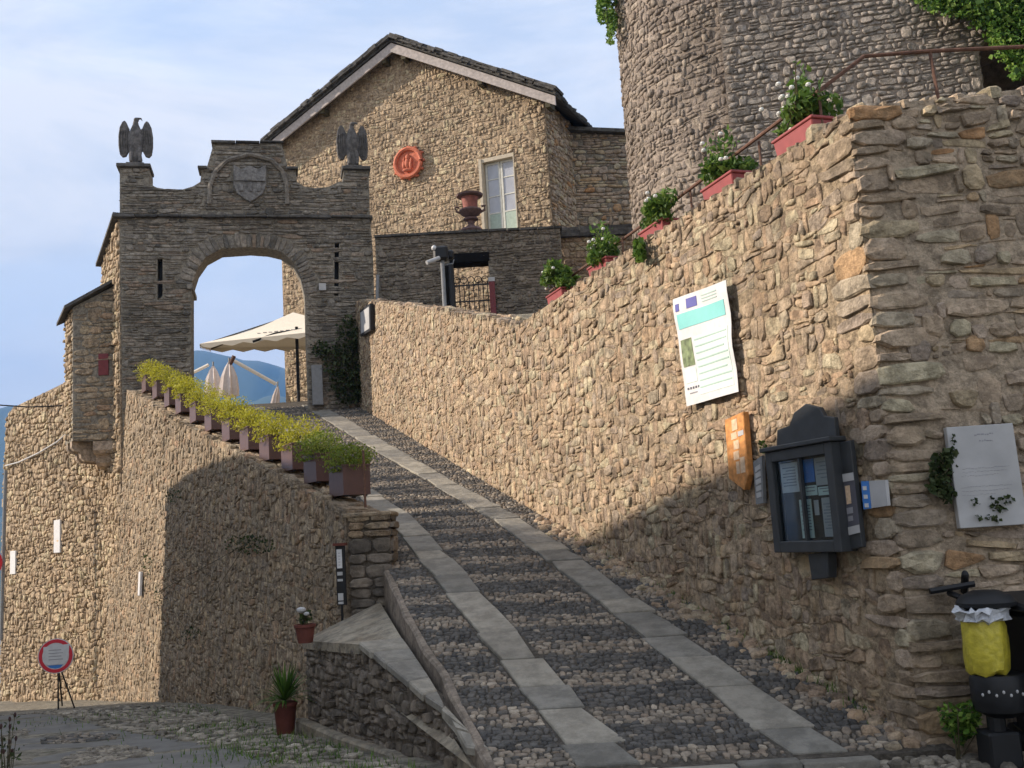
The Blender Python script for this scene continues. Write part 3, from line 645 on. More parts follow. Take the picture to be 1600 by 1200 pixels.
# low sloping wall (buttress) at the left of the ramp foot
bw = root('low_wall', (-1.4, 9.2, -.3), 'low sloping stone wall with cement and slab top between lower road and ramp', 'wall')
P1 = (-2.42, 11.45); P2 = (-1.52, 9.74); P3 = (-.24, 7.24)
BU = np.array([P3[0]-P1[0], P3[1]-P1[1], 0]); BL = np.linalg.norm(BU); BU /= BL
BF = Plane((P1[0], P1[1], 0), BU, (BU[1], -BU[0], 0))
t2 = math.hypot(P2[0]-P1[0], P2[1]-P1[1])
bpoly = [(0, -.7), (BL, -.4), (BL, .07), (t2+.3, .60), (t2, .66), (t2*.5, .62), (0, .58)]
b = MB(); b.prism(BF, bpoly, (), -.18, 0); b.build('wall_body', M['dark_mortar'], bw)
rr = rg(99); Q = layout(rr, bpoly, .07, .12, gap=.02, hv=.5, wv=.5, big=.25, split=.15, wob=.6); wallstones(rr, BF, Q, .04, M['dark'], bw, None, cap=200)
# its top: cement apron behind, slabs in front
def bz(s): return float(np.interp(s, [0, t2*.5, t2, t2+.3, BL], [.60, .64, .70, .66, .15]))
rowa = [(0, 0), (t2*.35, 0), (t2, 0)]
b = MB(); pts = []
def bp_(s, d, z): p = BF.P(s, 0, d); return (p[0], p[1], z)
A0 = [bp_(-.02, .03, .6), bp_(t2*.5, .03, .64), bp_(t2, .04, .685)]
B0 = [(-1.98, 11.62, .68), (-1.62, 11.62, .95), (-1.18, 9.85, .70)]
b.add(A0+B0+[(p[0], p[1], p[2]-.09) for p in A0+B0], [(0, 1, 4, 3), (1, 2, 5, 4), (6, 9, 10, 7), (7, 10, 11, 8), (0, 6, 7, 1), (1, 7, 8, 2), (2, 8, 11, 5), (5, 11, 10, 4), (4, 10, 9, 3), (3, 9, 6, 0)])
b.build('cement_apron', M['cement'], bw)
s = t2+.02; nS = 7; ss = np.linspace(t2+.015, BL-.02, nS+1)+np.concatenate([[0], rr.normal(0, .05, nS-1), [0]])
for i in range(nS):
    a, c_ = ss[i], ss[i+1]-.02; A = [bp_(a, .045, bz(a)+.01), bp_(c_, .045+rr.normal(0, .015), bz(c_)+.01)]
    ya, yc = A[0][1]+.13, A[1][1]+.13; kx = lambda y: float(XL(max(y, 6.95)))-.11
    D = [(kx(yc), yc, bz(c_)+.015), (kx(ya), ya, bz(a)+.015)]; top4 = [A[0], A[1], D[0], D[1]]
    b = MB(); b.cr = rr.random(); b.hexa([(p[0], p[1], p[2]-.07) for p in top4], top4); b.build('coping_slab', M['paver'], bw, bevel=.012)
b = MB(); Pq = [(-.05, -.9), (BL+.05, -.5), (BL+.05, -.14), (BL*.6, -.13), (BL*.3, -.2), (-.05, -.22)]; b.prism(BF, Pq, (), 0, .13); b.build('footing', M['cement'], bw, bevel=.02)
b = MB(); q3 = [bp_(t2, -.15, 0), bp_(BL-.1, -.12, 0), (-.42, 7.3, 0), (-1.2, 9.9, 0), (-1.7, 11.6, 0), bp_(0, -.15, 0)]
zz = [.6, .05, .05, .55, .55, .5]; b.add([(p[0], p[1], z-.02) for p, z in zip(q3, zz)]+[(p[0], p[1], -.6) for p in q3], [tuple(range(6)), tuple(range(11, 5, -1))]+[(i, i+6, (i+1) % 6+6, (i+1) % 6) for i in range(6)]); b.build('core', M['cement'], bw)
# ================================================================== THE GATE ARCH
ta = R(13); AT = np.array([math.cos(ta), math.sin(ta), 0]); AN = np.array([math.sin(ta), -math.cos(ta), 0]); AR = np.array([-3.49, 26.2, 0])
GF = Plane(AR, AT, AN)
arch = root('gate_arch', AR-AT*3+np.array([0, .6, 5]), 'grey stone gateway with basket arch, scrolled top, shield and two corner pillars', 'gateway')
opx = [(482, 660), (482, 630), (476, 460), (470, 431), (459, 409), (439, 393), (418, 388), (390, 386), (345, 389), (321, 402), (307, 422), (299, 447), (299, 660)]
opn = GF.poly(opx)
outl = GF.poly([(192, 700), (187, 337), (187, 262), (233, 262), (233, 287), (245, 293), (262, 296), (285, 296), (302, 291), (313, 284), (315, 264), (323, 262), (334, 224), (440, 224), (450, 262), (462, 264), (464, 284), (475, 291), (492, 294), (512, 292), (530, 284), (536, 284), (537, 266), (576, 266), (578, 337), (583, 400), (590, 660)])
gpoly = outl+opn
slot1 = GF.poly([(246, 404), (254, 404), (254, 462), (246, 470)]); slot2 = GF.poly([(523, 380), (530, 380), (529, 462), (522, 462)])
b = MB(); b.prism(GF, gpoly, (slot1, slot2), -.8, 0); b.build('wall_body', M['slate_mortar'], arch)
for sl_ in (slot1, slot2): b = MB(); b.prism(GF, sl_, (), -.5, -.3); b.build('slot_back', M['black'], arch)
# voussoirs
rr = rg(110); inner = np.array(opn[2:12]); seg = np.concatenate([[0], np.cumsum(np.linalg.norm(np.diff(inner, axis=0), axis=1))]); cen = inner.mean(0)+np.array([0, -1.0])
s = 0; vq = []
while s < seg[-1]-.05:
    s1 = min(s+rr.uniform(.08, .16), seg[-1]); p = np.array([np.interp([s, s1], seg, inner[:, 0]), np.interp([s, s1], seg, inner[:, 1])]).T
    tn = p[1]-p[0]; n_ = np.array([tn[1], -tn[0]]); n_ /= np.linalg.norm(n_); n_ = n_ if n_@(p.mean(0)-cen) > 0 else -n_; l_ = rr.uniform(.28, .4)
    o0 = (p[0]-cen); o0 /= np.linalg.norm(o0); o1 = (p[1]-cen); o1 /= np.linalg.norm(o1); k_ = .55
    q0 = p[0]+(n_*k_+o0*(1-k_))*l_; q1 = p[1]+(n_*k_+o1*(1-k_))*l_; g_ = tn/np.linalg.norm(tn)*.007
    vq.append([p[0]+g_, q0+g_, q1-g_, p[1]-g_]); s = s1
vq = np.array(vq)
area2 = sum(vq[0][i][0]*vq[0][(i+1) % 4][1]-vq[0][(i+1) % 4][0]*vq[0][i][1] for i in range(4))
if area2 < 0: vq = vq[:, ::-1]
wallstones(rr, GF, vq, .03, M['slate'], arch, None, 'arch_stone', dv=.3, rough=1.)
ring_out = [tuple(p) for p in ([q_[1] for q_ in vq] if area2 > 0 else [q_[2] for q_ in vq])]
hole_ring = [tuple(p) for p in inner]+ring_out[::-1]
# shield with its round moulding
shx = GF.poly([(365, 259), (377, 266), (390, 260), (403, 266), (416, 259), (416, 290), (411, 303), (401, 311), (391, 317), (381, 311), (370, 303), (365, 290)])
mold_in = GF.poly([(327, 320), (328, 292), (336, 270), (354, 252), (390, 242), (424, 251), (441, 268), (448, 290), (449, 320)])
Q = layout(rr, outl[:25]+outl[25:]+opn, .085, .27, holes=[slot1, slot2, hole_ring, shx], gap=.018, hv=.5, wv=.6, split=.3, big=.1, wob=.3)
wallstones(rr, GF, Q, .03, M['slate'], arch, None, cap=300, dv=.5)
sh = MB(); sh.prism(GF, shx, (), .0, .09); sh = sh.build('shield', M['shield'], arch, bevel=.015)
su = np.array(shx); ucx, ucy = su[:, 0].mean(), su[:, 1].mean(); sw = (su[:, 0].max()-su[:, 0].min()); shh = (su[:, 1].max()-su[:, 1].min())
b = MB(); b.obox(GF, su[:, 0].min()+.03, su[:, 0].max()-.03, ucy+.02*shh, ucy+.2*shh, .088, .14); b.build('shield_bar', M['shield'], sh)
for k in (-.27, 0, .27):
    b = MB(); b.obox(GF, ucx+k*sw-.05, ucx+k*sw+.05, su[:, 1].min()+.28*shh, ucy+.0*shh, .088, .12); b.build('shield_pale', M['shield'], sh)
b = MB(); mi = np.array(mold_in); sm = np.array([[np.interp(t, np.linspace(0, 1, len(mi)), mi[:, k]) for k in (0, 1)] for t in np.linspace(0, 1, 40)]); b.tube([GF.P(p[0], p[1], .05) for p in sm], .06, 6); b.build('moulding', M['slate'], arch)
def cornice(px0, px1, th, dd, name='cornice_slab', fr=GF, par=arch, seed=5, mat='slab', back=.3):
    a, c_ = fr.px(*px0), fr.px(*px1); r_ = rg(seed); n = max(1, int(abs(c_[0]-a[0])/.5)); us = np.linspace(a[0], c_[0], n+1)
    for i in range(n):
        z0 = np.interp(us[i], [a[0], c_[0]], [a[1], c_[1]]); b = MB(); b.cr = r_.random(); b.obox(fr, us[i]+.004, us[i+1]-.004, z0+r_.normal(0, .008), z0+th+r_.normal(0, .008), -back, dd+r_.normal(0, .02)); b.build(name, M[mat], par, bevel=.01)
cornice((176, 341), (582, 342), .07, .16, back=.5)
cornice((182, 261), (236, 261), .08, .1, back=.7); cornice((534, 265), (579, 265), .08, .1, back=.7)
cornice((330, 224), (443, 224), .06, .1, back=.5); cornice((309, 264), (324, 264), .06, .1, back=.5); cornice((449, 265), (466, 265), .06, .1, back=.5)
cornice((292, 452), (302, 452), .12, .1, 'impost', mat='slate', back=1.2, seed=8)
b = MB(); a = GF.px(503, 449); b.obox(GF, a[0]-.08, a[0]+.1, a[1]-.1, a[1]+.08, .03, .12); b.build('junction_box', M['offwhite'], arch)
b = MB(); a = GF.px(497, 634); c_ = GF.px(497, 572); b.obox(GF, a[0]-.14, a[0]+.13, a[1], c_[1], .03, .2); b.build('meter_cabinet', M['grey'], arch, bevel=.01)
b = MB(); c_ = GF.px(588, 475); d_ = GF.px(586, 345); b.tube([GF.P(c_[0], c_[1]-.3, .1), GF.P(d_[0], d_[1]-1.5, .1)], .045, 8); b.build('downpipe', M['grey'], arch)
# left flank of the gateway going down to the lower road
LC = GF.px(187, 500)[0]; LP = GF.P(LC, 0., 0.); dirL = np.array([-.53, .848, 0])
LFr = Plane(LP, dirL, (-.848, -.53, 0))
zt = GF.px(187, 337)[1]
lpoly = [(0, -2.2), (2.3, -2.6), (2.3, zt-.65), (0, zt-.02)]
b = MB(); b.prism(LFr, lpoly, (), -.8, 0); b.build('flank_body', M['lower_mortar'], arch)
Q = layout(rr, lpoly, .12, .16, gap=.016, hv=.5, wv=.5, big=.25, wob=.6); BUD[arch.name] = 0
wallstones(rr, LFr, Q, .05, M['house'], arch, None, 'flank_stone', 'small_flank_stones', cap=60, dv=.5)
b = MB(); b.quadslab(LFr, [(-.06, zt-.02), (2.35, zt-.72), (2.35, zt-.64), (-.06, zt+.06)], -.6, .16); b.build('flank_slab', M['slab'], arch)
# far wall beyond the watch box
B0_ = LFr.P(2.1, 0.); BUd = np.array([-.72, .694, 0]); BFr = Plane(B0_, BUd, (-.694, -.72, 0))
ztb = BFr.px(97, 600)[1]; l2 = BFr.px(20, 637); l3 = BFr.px(10, 650)
bp2 = [(0, -2.6), (l3[0]+.25, -3.2), (l3[0]+.2, BFr.px(4, 760)[1]), (l3[0], l3[1]-.1), (l2[0], l2[1]), (BFr.px(60, 618)[0], BFr.px(60, 618)[1]), (BFr.px(97, 600)[0], ztb), (0, ztb+.3)]
wb = wall_thing('far_wall', 'sunlit tall rubble wall at the far left below the watch box', 'wall', BFr, bp2, (), .6, M['house'], M['lower_mortar'], 130, .12, .16, .05, gap=.016, hv=.5, wv=.5, big=.25, wob=.6)
# watch box on corbels
wx = root('watch_box', (-10.4, 26.1, 4.4), 'small slate roofed stone watch box jutting out on corbels left of the gateway', 'watch box')
wF = Plane(atY(172, 600, 25.35)*np.array([1, 1, 0]), (1, .1, 0), (.1, -1, 0)); wl = wF.px(114, 600)[0]
z0 = wF.px(150, 690)[1]; z1l = wF.px(114, 480)[1]; z1r = wF.px(172, 452)[1]
FLp = wF.P(wl, 0.); dl = np.array([-.56, .83, 0]); dl /= np.linalg.norm(dl); wL = Plane(FLp, dl, (-dl[1], dl[0], 0))
b = MB(); BLp = FLp+dl*1.0; FRp = wF.P(.35, 0.); BRp = FRp+np.array([.0, 1.2, 0])
def zz_(p, z): return (p[0], p[1], z)
b.add([zz_(FLp, z0+.05), zz_(FRp, z0), zz_(BRp, z0), zz_(BLp, z0+.05), zz_(FLp, z1l), zz_(FRp, z1r+.2), zz_(BRp, z1r+.2), zz_(BLp, z1l-.1)], [(0, 3, 2, 1), (4, 5, 6, 7), (0, 1, 5, 4), (1, 2, 6, 5), (2, 3, 7, 6), (3, 0, 4, 7)]); b.build('wall_body', M['slate_mortar'], wx)
win = [(wF.px(153, 552)[0], wF.px(153, 552)[1]), (wF.px(171, 552)[0], wF.px(153, 552)[1]), (wF.px(171, 552)[0], wF.px(153, 588)[1]), (wF.px(153, 552)[0], wF.px(153, 588)[1])]
rr = rg(140); Q = layout(rr, [(wl, z0+.03), (.33, z0), (.33, z1r+.15), (wl, z1l)], .15, .36, holes=[win[::-1]], gap=.02, wob=.25); wallstones(rr, wF, Q, .025, M['lower'], wx, None, cap=120)
Q = layout(rr, [(0, z0+.1), (1.0, z0+.05), (1.0, z1l-.1), (0, z1l)], .11, .2, gap=.016); wallstones(rr, wL, Q, .05, M['house'], wx, None, cap=180)
b = MB(); b.obox(wF, win[0][0]+.02, win[1][0]-.02, win[2][1]+.02, win[0][1]-.02, .0, .035); sh_ = b.build('shutter', M['maroon'], wx)
b = MB(); e0 = wL.P(1.1, z1l-.28, .2); e1 = wF.P(wl-.16, z1l-.06, .16); e2 = wF.P(.36, z1r+.28, .16); e3 = (BRp[0]+.1, BRp[1], z1r+.3)
tp = [tuple(e1), tuple(e2), tuple(e3), tuple(e0)]; b.hexa(tp, [(p[0], p[1], p[2]+.08) for p in tp]); b.build('roof', M['slab'], wx)
for u_, k in ((-.42, 0),):
    b = MB(); pr = [(0, 0), (.0, -.22), (.06, -.3), (.22, -.34), (.24, -.52), (.32, -.6), (.75, -.66), (.9, -.66), (.9, 0)]
    n = len(pr); A = [wF.P(u_-.0, z0+.01+z, -y) for y, z in pr]; Bq = [wF.P(u_+.52, z0+.01+z, -y) for y, z in pr]
    b.add(A+Bq, [tuple(range(n)), tuple(range(2*n-1, n-1, -1))]+[(i, i+n, (i+1) % n+n, (i+1) % n) for i in range(n)]); b.cr = .4; b.build('corbel', M['front'], wx)
for u_ in (.15, .65):
    b = MB(); pr = [(0, 0), (.0, -.16), (.06, -.24), (.2, -.27), (.22, -.42), (.3, -.5), (.8, -.55), (.8, 0)]; n = len(pr)
    A = [wL.P(u_, z0+.06+z, -y) for y, z in pr]; Bq = [wL.P(u_+.22, z0+.06+z, -y) for y, z in pr]
    b.add(A+Bq, [tuple(range(n)), tuple(range(2*n-1, n-1, -1))]+[(i, i+n, (i+1) % n+n, (i+1) % n) for i in range(n)]); b.build('corbel', M['front'], wx)
# ================================================================== THE HOUSE
HA = atY(863, 345, 30); HB = atY(443, 600, 34); HU = np.array([HB[0]-HA[0], HB[1]-HA[1], 0]); HU /= np.linalg.norm(HU); HN = np.array([HU[1], -HU[0], 0]); HN = HN if HN[1] < 0 else -HN
HF = Plane((HA[0], HA[1], 0), HU, HN); back = -HN
house = root('stone_house', (HA[0]+HU[0]*4, HA[1]+HU[1]*4, 5), 'tan rubble gabled house with slate roof and tall pale window behind the gateway', 'house')
ov = .45
eL = np.array(HF.px(413, 222, ov)); rg_ = np.array(HF.px(610, 60, ov)); eR = np.array(HF.px(866, 143, ov))
hw = HF.px(443, 500)[0]
def gtop(u): return float(np.interp(u, [eR[0], rg_[0], eL[0]], [eR[1], rg_[1], eL[1]]))-.16
wp = [HF.px(752, 248), HF.px(803, 246), HF.px(807, 359), HF.px(762, 361)]
wu0, wu1 = wp[1][0], wp[0][0]; wv0 = HF.px(785, 360)[1]; wv1 = HF.px(780, 247)[1]
whole = [(wu0, wv0), (wu1, wv0), (wu1, wv1), (wu0, wv1)]
gate_top = [(0, 5.)]; hpoly = [(0, 5.1), (hw, 5.1), (hw, gtop(hw)), (rg_[0], gtop(rg_[0])), (0, gtop(0))]
b = MB(); b.prism(HF, hpoly, (whole,), -.5, 0); b.build('gable_wall', M['house_mortar'], house)
rr = rg(150); Q = layout(rr, hpoly, .1, .15, holes=[whole], gap=.018, hv=.5, wv=.5, big=.2, split=.2, wob=.6); wallstones(rr, HF, Q, .02, M['house'], house, None, sunk=.3, cap=300, dv=.5, rough=1.2)
SD = Plane((HA[0], HA[1], 0), back, -HU); sd = 7.5
sp = [(0, 5.1), (sd, 5.1), (sd, gtop(0)-.05), (0, gtop(0)-.05)]
b = MB(); b.prism(SD, sp, (), -.5, 0); b.build('side_wall', M['house_mortar'], house)
Q = layout(rr, sp, .12, .26, gap=.018, wob=.4); BUD[house.name] = 0; wallstones(rr, SD, Q, .04, M['front'], house, None, 'side_stone', 'small_side_stones', cap=60, dv=.5)
OS = Plane(HF.P(hw, 0.), back, HU); b = MB(); b.prism(OS, [(0, 5.1), (sd, 5.1), (sd, gtop(hw)), (0, gtop(hw))], (), -.5, 0); b.build('side_wall', M['house_mortar'], house)
b = MB(); BKp = Plane(HF.P(0, 0., -sd), HU, back); b.prism(BKp, hpoly, (), -.4, 0); b.build('back_wall', M['house_mortar'], house)
rl = 8.2
for (e, nm) in ((eL, 1), (eR, 0)):
    P0 = HF.P(e[0], e[1], ov); P1_ = HF.P(rg_[0], rg_[1], ov); Us = P1_-P0; Ls = np.linalg.norm(Us); up = np.cross(Us, back); up = up if up[2] > 0 else -up
    RF = Plane(P0, back, up, Us/Ls)
    b = MB(); b.prism(RF, [(0, -.05), (rl, -.05), (rl, Ls+.02), (0, Ls+.02)], (), -.08, 0.0); rf = b.build('roof', M['slab'], house)
    Q = layout(rr, [(-.06, -.1), (rl, -.1), (rl, Ls), (-.06, Ls)], .24, .38, gap=.01, hv=.2, wv=.3, split=0, big=0, wob=.15); wallstones(rr, RF, Q, .06, M['slab'], rf, None, 'slate', 'small_slates', cap=5, dv=.4)
    BUD[rf.name] = 0; n = int(Ls/.26)
    for i in range(n):   # ragged slate edges seen along the rake
        for lay in range(2):
            b = MB(); b.cr = rr.random(); s0 = i*Ls/n; th = rr.uniform(.05, .085); b.obox(RF, -.09-rr.random()*.07, .5, s0-.05+rr.normal(0, .03), s0+Ls/n-.02+lay*.04+rr.normal(0, .03), .0+lay*.075, .0+lay*.075+th); b.build('rake_slate', M['slab'], rf)
    b = MB(); q4 = [(e[0], e[1]-.42), (rg_[0], rg_[1]-.46), (rg_[0], rg_[1]-.14), (e[0], e[1]-.13)]; b.quadslab(HF, q4, ov-.09, ov-.03); b.build('fascia_board', M['fascia'], house)
    for t_ in (.05, .45, .93):
        pc_ = e+(rg_-e)*t_; b = MB(); b.obox(HF, pc_[0]-.08, pc_[0]+.08, pc_[1]-.55, pc_[1]-.35, -.05, ov-.1); b.build('purlin', M['stem'], house)
# window
wf = MB(); dR = -.28
wi = MB(); wi.obox(HF, wu1-.03, wu1+.0, wv0, wv1, dR, .03); wi.obox(HF, wu0, wu1, wv1-.04, wv1+.08, dR, .02); wi.obox(HF, wu0-.0, wu0+.03, wv0, wv1, dR, .03); wi.obox(HF, wu1, wu1+.09, wv0, wv1+.08, -.02, .055)
wnd = wi.build('window', M['plaster'], house)
a0, a1 = wu0+.04, wu1-.05; H_ = wv1-wv0-.05; gp = wv0+H_*.27
for s0, s1 in ((a0, (a0+a1)/2-.01), ((a0+a1)/2+.01, a1)):
    b = MB(); fw = .065
    b.obox(HF, s0, s0+fw, wv0, wv0+H_, -.2, -.14); b.obox(HF, s1-fw, s1, wv0, wv0+H_, -.2, -.14); b.obox(HF, s0+fw, s1-fw, wv0+H_-fw, wv0+H_, -.2, -.14)
    b.obox(HF, s0+fw, s1-fw, gp, gp+.04, -.2, -.14)
    for k in (1, 2): zk = gp+(wv0+H_-gp)*k/3; b.obox(HF, s0+fw, s1-fw, zk, zk+.035, -.19, -.15)
    b.build('window_frame', M['wframe'], wnd)
    for k in range(3):
        za = gp+(wv0+H_-gp)*k/3+.02; zb = gp+(wv0+H_-gp)*(k+1)/3; b = MB(); b.obox(HF, s0+fw-.01, s1-fw+.01, za, zb, -.18, -.165); b.build('pane', M['pane'], wnd)
    b = MB(); b.obox(HF, s0+fw, s1-fw, wv0+.01, gp, -.19, -.15); b.build('lower_panel', M['pgreen'], wnd)
# low outbuilding to the right of the house
ob = root('outbuilding', (3.8, 33.5, 5), 'low shaded stone outbuilding with dark slate roof between house and round tower', 'building')
p0 = atY(940, 204, 32.3); OF = Plane((p0[0]-1.2, p0[1]-.3, 0), (1, .12, 0), (.12, -1, 0)); tz = OF.px(945, 206)[1]
op = [(0, 5), (5, 5), (5, tz-.3), (0, tz)]; b = MB(); b.prism(OF, op, (), -3, 0); b.build('wall_body', M['slate_mortar'], ob)
Q = layout(rr, op, .13, .28, gap=.02); wallstones(rr, OF, Q, .05, M['front'], ob, None, cap=40)
b = MB(); b.quadslab(OF, [(-.1, tz), (5.1, tz-.3), (5.1, tz-.18), (-.1, tz+.12)], -3.2, .25); b.build('roof', M['slab'], ob)
# low slate capped wall before the house's side
lw = root('garden_wall', (3.5, 27.2, 7), 'low wall with thick dark slate capping under the shaded side of the house', 'wall')
q0 = atY(872, 356, 27.0); LWf = Plane((q0[0]-.1, 27.0, 0), (1, .05, 0), (.05, -1, 0)); lz = LWf.px(880, 372)[1]
lp = [(0, 7), (5, 7), (5, lz), (0, lz)]; b = MB(); b.prism(LWf, lp, (), -.5, 0); b.build('wall_body', M['tan_mortar'], lw); Q = layout(rr, lp, .12, .22, gap=.02); wallstones(rr, LWf, Q, .04, M['tan'], lw, None, cap=60)
for k in range(3):
    for i in range(7): b = MB(); b.cr = rr.random(); b.obox(LWf, -.05+i*.72, .66+i*.72, lz+k*.1+.002, lz+k*.1+.095, -.6, .14-.05*k+rr.normal(0, .02)); b.build('cap_slab', M['slab'], lw)
# dark wall with the garden gate
KF = Plane((-3.44, 26.3, 0), (1, 0, 0), (0, -1, 0))
go = [KF.px(709, 500), KF.px(771, 500), KF.px(770, 402), KF.px(709, 402)]; gu0, gu1, gv1 = go[0][0], go[1][0]-.04, KF.px(740, 401)[1]; gv0 = 7.35
kt = KF.px(875, 357)
kpoly = [(0.05, 6.6), (gu0, 6.6), (gu0, gv1-.12), (gu0+.2, gv1), (gu1-.2, gv1), (gu1, gv1-.08), (gu1, 6.6), (kt[0], 6.6), (kt[0], kt[1]), (KF.px(680, 366)[0], 9.62), (0.05, 9.6)]
kw = root('gate_wall', (-1.2, 26.5, 6.8), 'dark slate stone wall pierced by a small iron gate, right of the gateway', 'wall')
b = MB(); b.prism(KF, kpoly, (), -.6, 0); b.build('wall_body', M['slate_mortar'], kw)
Q = layout(rr, kpoly, .08, .22, gap=.02, hv=.5, wv=.5, split=.2, wob=.5); wallstones(rr, KF, Q, .035, M['dark'], kw, None, cap=280, dv=.5)
x = .05
while x < kt[0]: l_ = rr.uniform(.3, .6); b = MB(); b.cr = rr.random(); zt_ = float(np.interp(x, [0, kt[0]], [9.6, kt[1]])); b.obox(KF, x, min(x+l_-.01, kt[0]+.05), zt_, zt_+.06, -.65, .08+rr.normal(0, .02)); b.build('cap_slab', M['slab'], kw); x += l_
b = MB(); b.obox(KF, gu0-.03, gu1+.03, gv1-.14, gv1+.1, -.55, .04); b.build('lintel', M['shade_black'], kw); b = MB(); b.obox(KF, gu0-.16, gu0+.05, 7.0, gv1-.16, -.5, .07); b.build('jamb_shade', M['shade_black'], kw)  # lintel coloured near-black; strip at left paints the opening's black shadow
gt = root('iron_gate', (-1, 26.45, 7.3), 'small black iron gate with scroll top in the dark slate wall', 'gate')
gz1 = KF.px(740, 440)[1]
b = MB(); 
for z in (7.4, gz1-.5, gz1-.06): b.obox(KF, gu0+.02, gu1-.02, z, z+.035, -.2, -.17)
b.build('gate_rail', M['black'], gt)
nb_ = 8
for i in range(nb_):
    u = gu0+.06+(gu1-gu0-.12)*i/(nb_-1); b = MB(); b.tube([KF.P(u, 7.35, -.185), KF.P(u, gz1+.04, -.185)], .013, 5); b.build('gate_bar', M['black'], gt)
for i in range(5):
    u = gu0+.12+(gu1-gu0-.24)*i/4; b = MB(); b.tube([KF.P(u+.09*math.cos(t), gz1+.1+.09*math.sin(t), -.185) for t in np.linspace(0, 6.28, 12)], .012, 5); b.build('gate_scroll', M['black'], gt)
b = MB(); b.obox(KF, gu1-.02, gu1+.13, 7.2, gz1-.05, -.1, .12); pp = b.build('gate_post', M['maroon'], gt); b = MB(); b.obox(KF, gu1-.03, gu1+.14, gz1-.05, gz1+.06, -.11, .13); b.build('post_cap', M['offwhite'], pp)
# ================================================================== TOWER
TC = (5.75, 21.6, 0); TR = 2.85
tw = root('round_tower', (TC[0], TC[1], 3.8), 'massive round rubble tower rising out of the picture behind the ramp wall', 'tower')
CF = Cyl(TC, TR); b = MB(); b.lathe((TC[0], TC[1], 3.5), [(TR+.02, 0), (TR, 13.5)], 72); b.build('wall_body', M['tower_mortar'], tw)
rr = rg(170); Q = layout(rr, [(-5.2, 3.9), (3.2, 3.9), (3.2, 15.5), (-5.2, 15.5)], .09, .14, gap=.016, hv=.5, wv=.5, big=.25, split=.12, wob=.6, drop=.01)
wallstones(rr, CF, Q, .038, M['tower'], tw, None, cap=300, dv=.55, rough=1.3)
cw = atY(1140, 200, 18.9); TF = Plane((cw[0], cw[1], 0), (.975, -.22, 0), (-.22, -.975, 0))
dr = [TF.px(1545, 200), TF.px(1545, 60)]; du0 = dr[0][0]; dz1 = TF.px(1560, 42)[1]; du1 = du0+1.3
tp_ = [(-.0, 3.8), (du0, 3.8), (du0, dz1-.45), (du0+.25, dz1-.12), (du0+.65, dz1), (du1-.25, dz1-.12), (du1, dz1-.45), (du1, 3.8), (11, 3.8), (11, 15.5), (0, 15.5)]
tw2 = root('castle_wall', (cw[0]+4, cw[1]+.5, 3.8), 'high castle wall of squared rubble right of the round tower with an arched doorway', 'wall')
b = MB(); b.prism(TF, tp_, (), -1.6, 0); b.build('wall_body', M['tower_mortar'], tw2)
b = MB(); b.obox(TF, du0-.4, du1+.4, 3.8, dz1+.3, -2.2, -1.7); b.build('door_back', M['dark'], tw2)
Q = layout(rr, [(p[0], p[1]) for p in tp_], .1, .17, gap=.022, hv=.4, wv=.45, big=.15, split=.15, wob=.35)
wallstones(rr, TF, Q, .035, M['castle'], tw2, None, cap=300, dv=.45)
RVf = Plane(TF.P(du0, 0., 0.), -TF.N, TF.U); Q = layout(rr, [(0, 3.9), (1.5, 3.9), (1.5, dz1-.4), (0, dz1-.4)], .2, .35); wallstones(rr, RVf, Q, .04, M['tower'], tw2, None, 'jamb_stone', cap=312)
# ================================================================== HILLS AND HAZE
m, t, b_ = newmat('forest_hill'); g_ = N(t, 'ShaderNodeNewGeometry'); nz = N(t, 'ShaderNodeTexNoise'); nz.inputs['Scale'].default_value = .006; nz.inputs['Detail'].default_value = 8; t.links.new(g_.outputs['Position'], nz.inputs[0])
cr_ = ramp_node(t, [(.018, .035, .015), (.035, .06, .025), (.06, .085, .035)]); t.links.new(nz.outputs[0], cr_.inputs[0]); t.links.new(cr_.outputs[0], b_.inputs['Base Color']); b_.inputs['Roughness'].default_value = 1; M['hill'] = m
def hills(name, D, prof, dep, seed):
    r_ = rg(seed); n = 160; xs_ = np.linspace(-2600, 900, n)*D/3200; tt = np.linspace(0, 1, 24); ph = r_.random(12)*6.28
    X = np.zeros((24, n)); Y = np.zeros((24, n)); Z = np.zeros((24, n))
    for j, t_ in enumerate(tt):
        X[j] = xs_*(1-.25*(1-t_)); Y[j] = D-dep*(1-t_)+60*np.sin(xs_*.006+t_*5)
        az = xs_/D; H = np.interp(az, [p[0] for p in prof], [p[1] for p in prof])*D
        rough_ = sum(np.sin(xs_*.0045*1.7**k+ph[k]+t_*6)*22/1.6**k for k in range(7))
        Z[j] = -75+(H+75)*(math.sin(t_*math.pi/2)**1.1)+rough_*(.35+.65*t_)*(.5 if t_ > .95 else 1)*(1 if t_ > 0 else 0)
    q = np.arange(24*n).reshape(24, n); q = np.stack([q[:-1, :-1], q[:-1, 1:], q[1:, 1:], q[1:, :-1]], -1).reshape(-1, 4)
    back = None
    me = mesh_np(name, np.stack([X, Y, Z], -1).reshape(-1, 3), q.ravel(), np.arange(len(q))*4, np.full(len(q), 4), M['hill'], smooth=True); return link(name, me, kind='structure')
hills('hills', 3300, [(-1, .06), (-.56, .10), (-.515, .126), (-.47, .155), (-.4, .17), (-.33, .186), (-.29, .19), (-.24, .179), (-.2, .17), (-.1, .14), (0, .1), (1, .02)], 1500, 5)
hills('hills', 2300, [(-1, .02), (-.56, .05), (-.5, .06), (-.35, .10), (-.3, .115), (-.24, .135), (-.2, .14), (-.1, .12), (0, .1), (1, .02)], 900, 9)
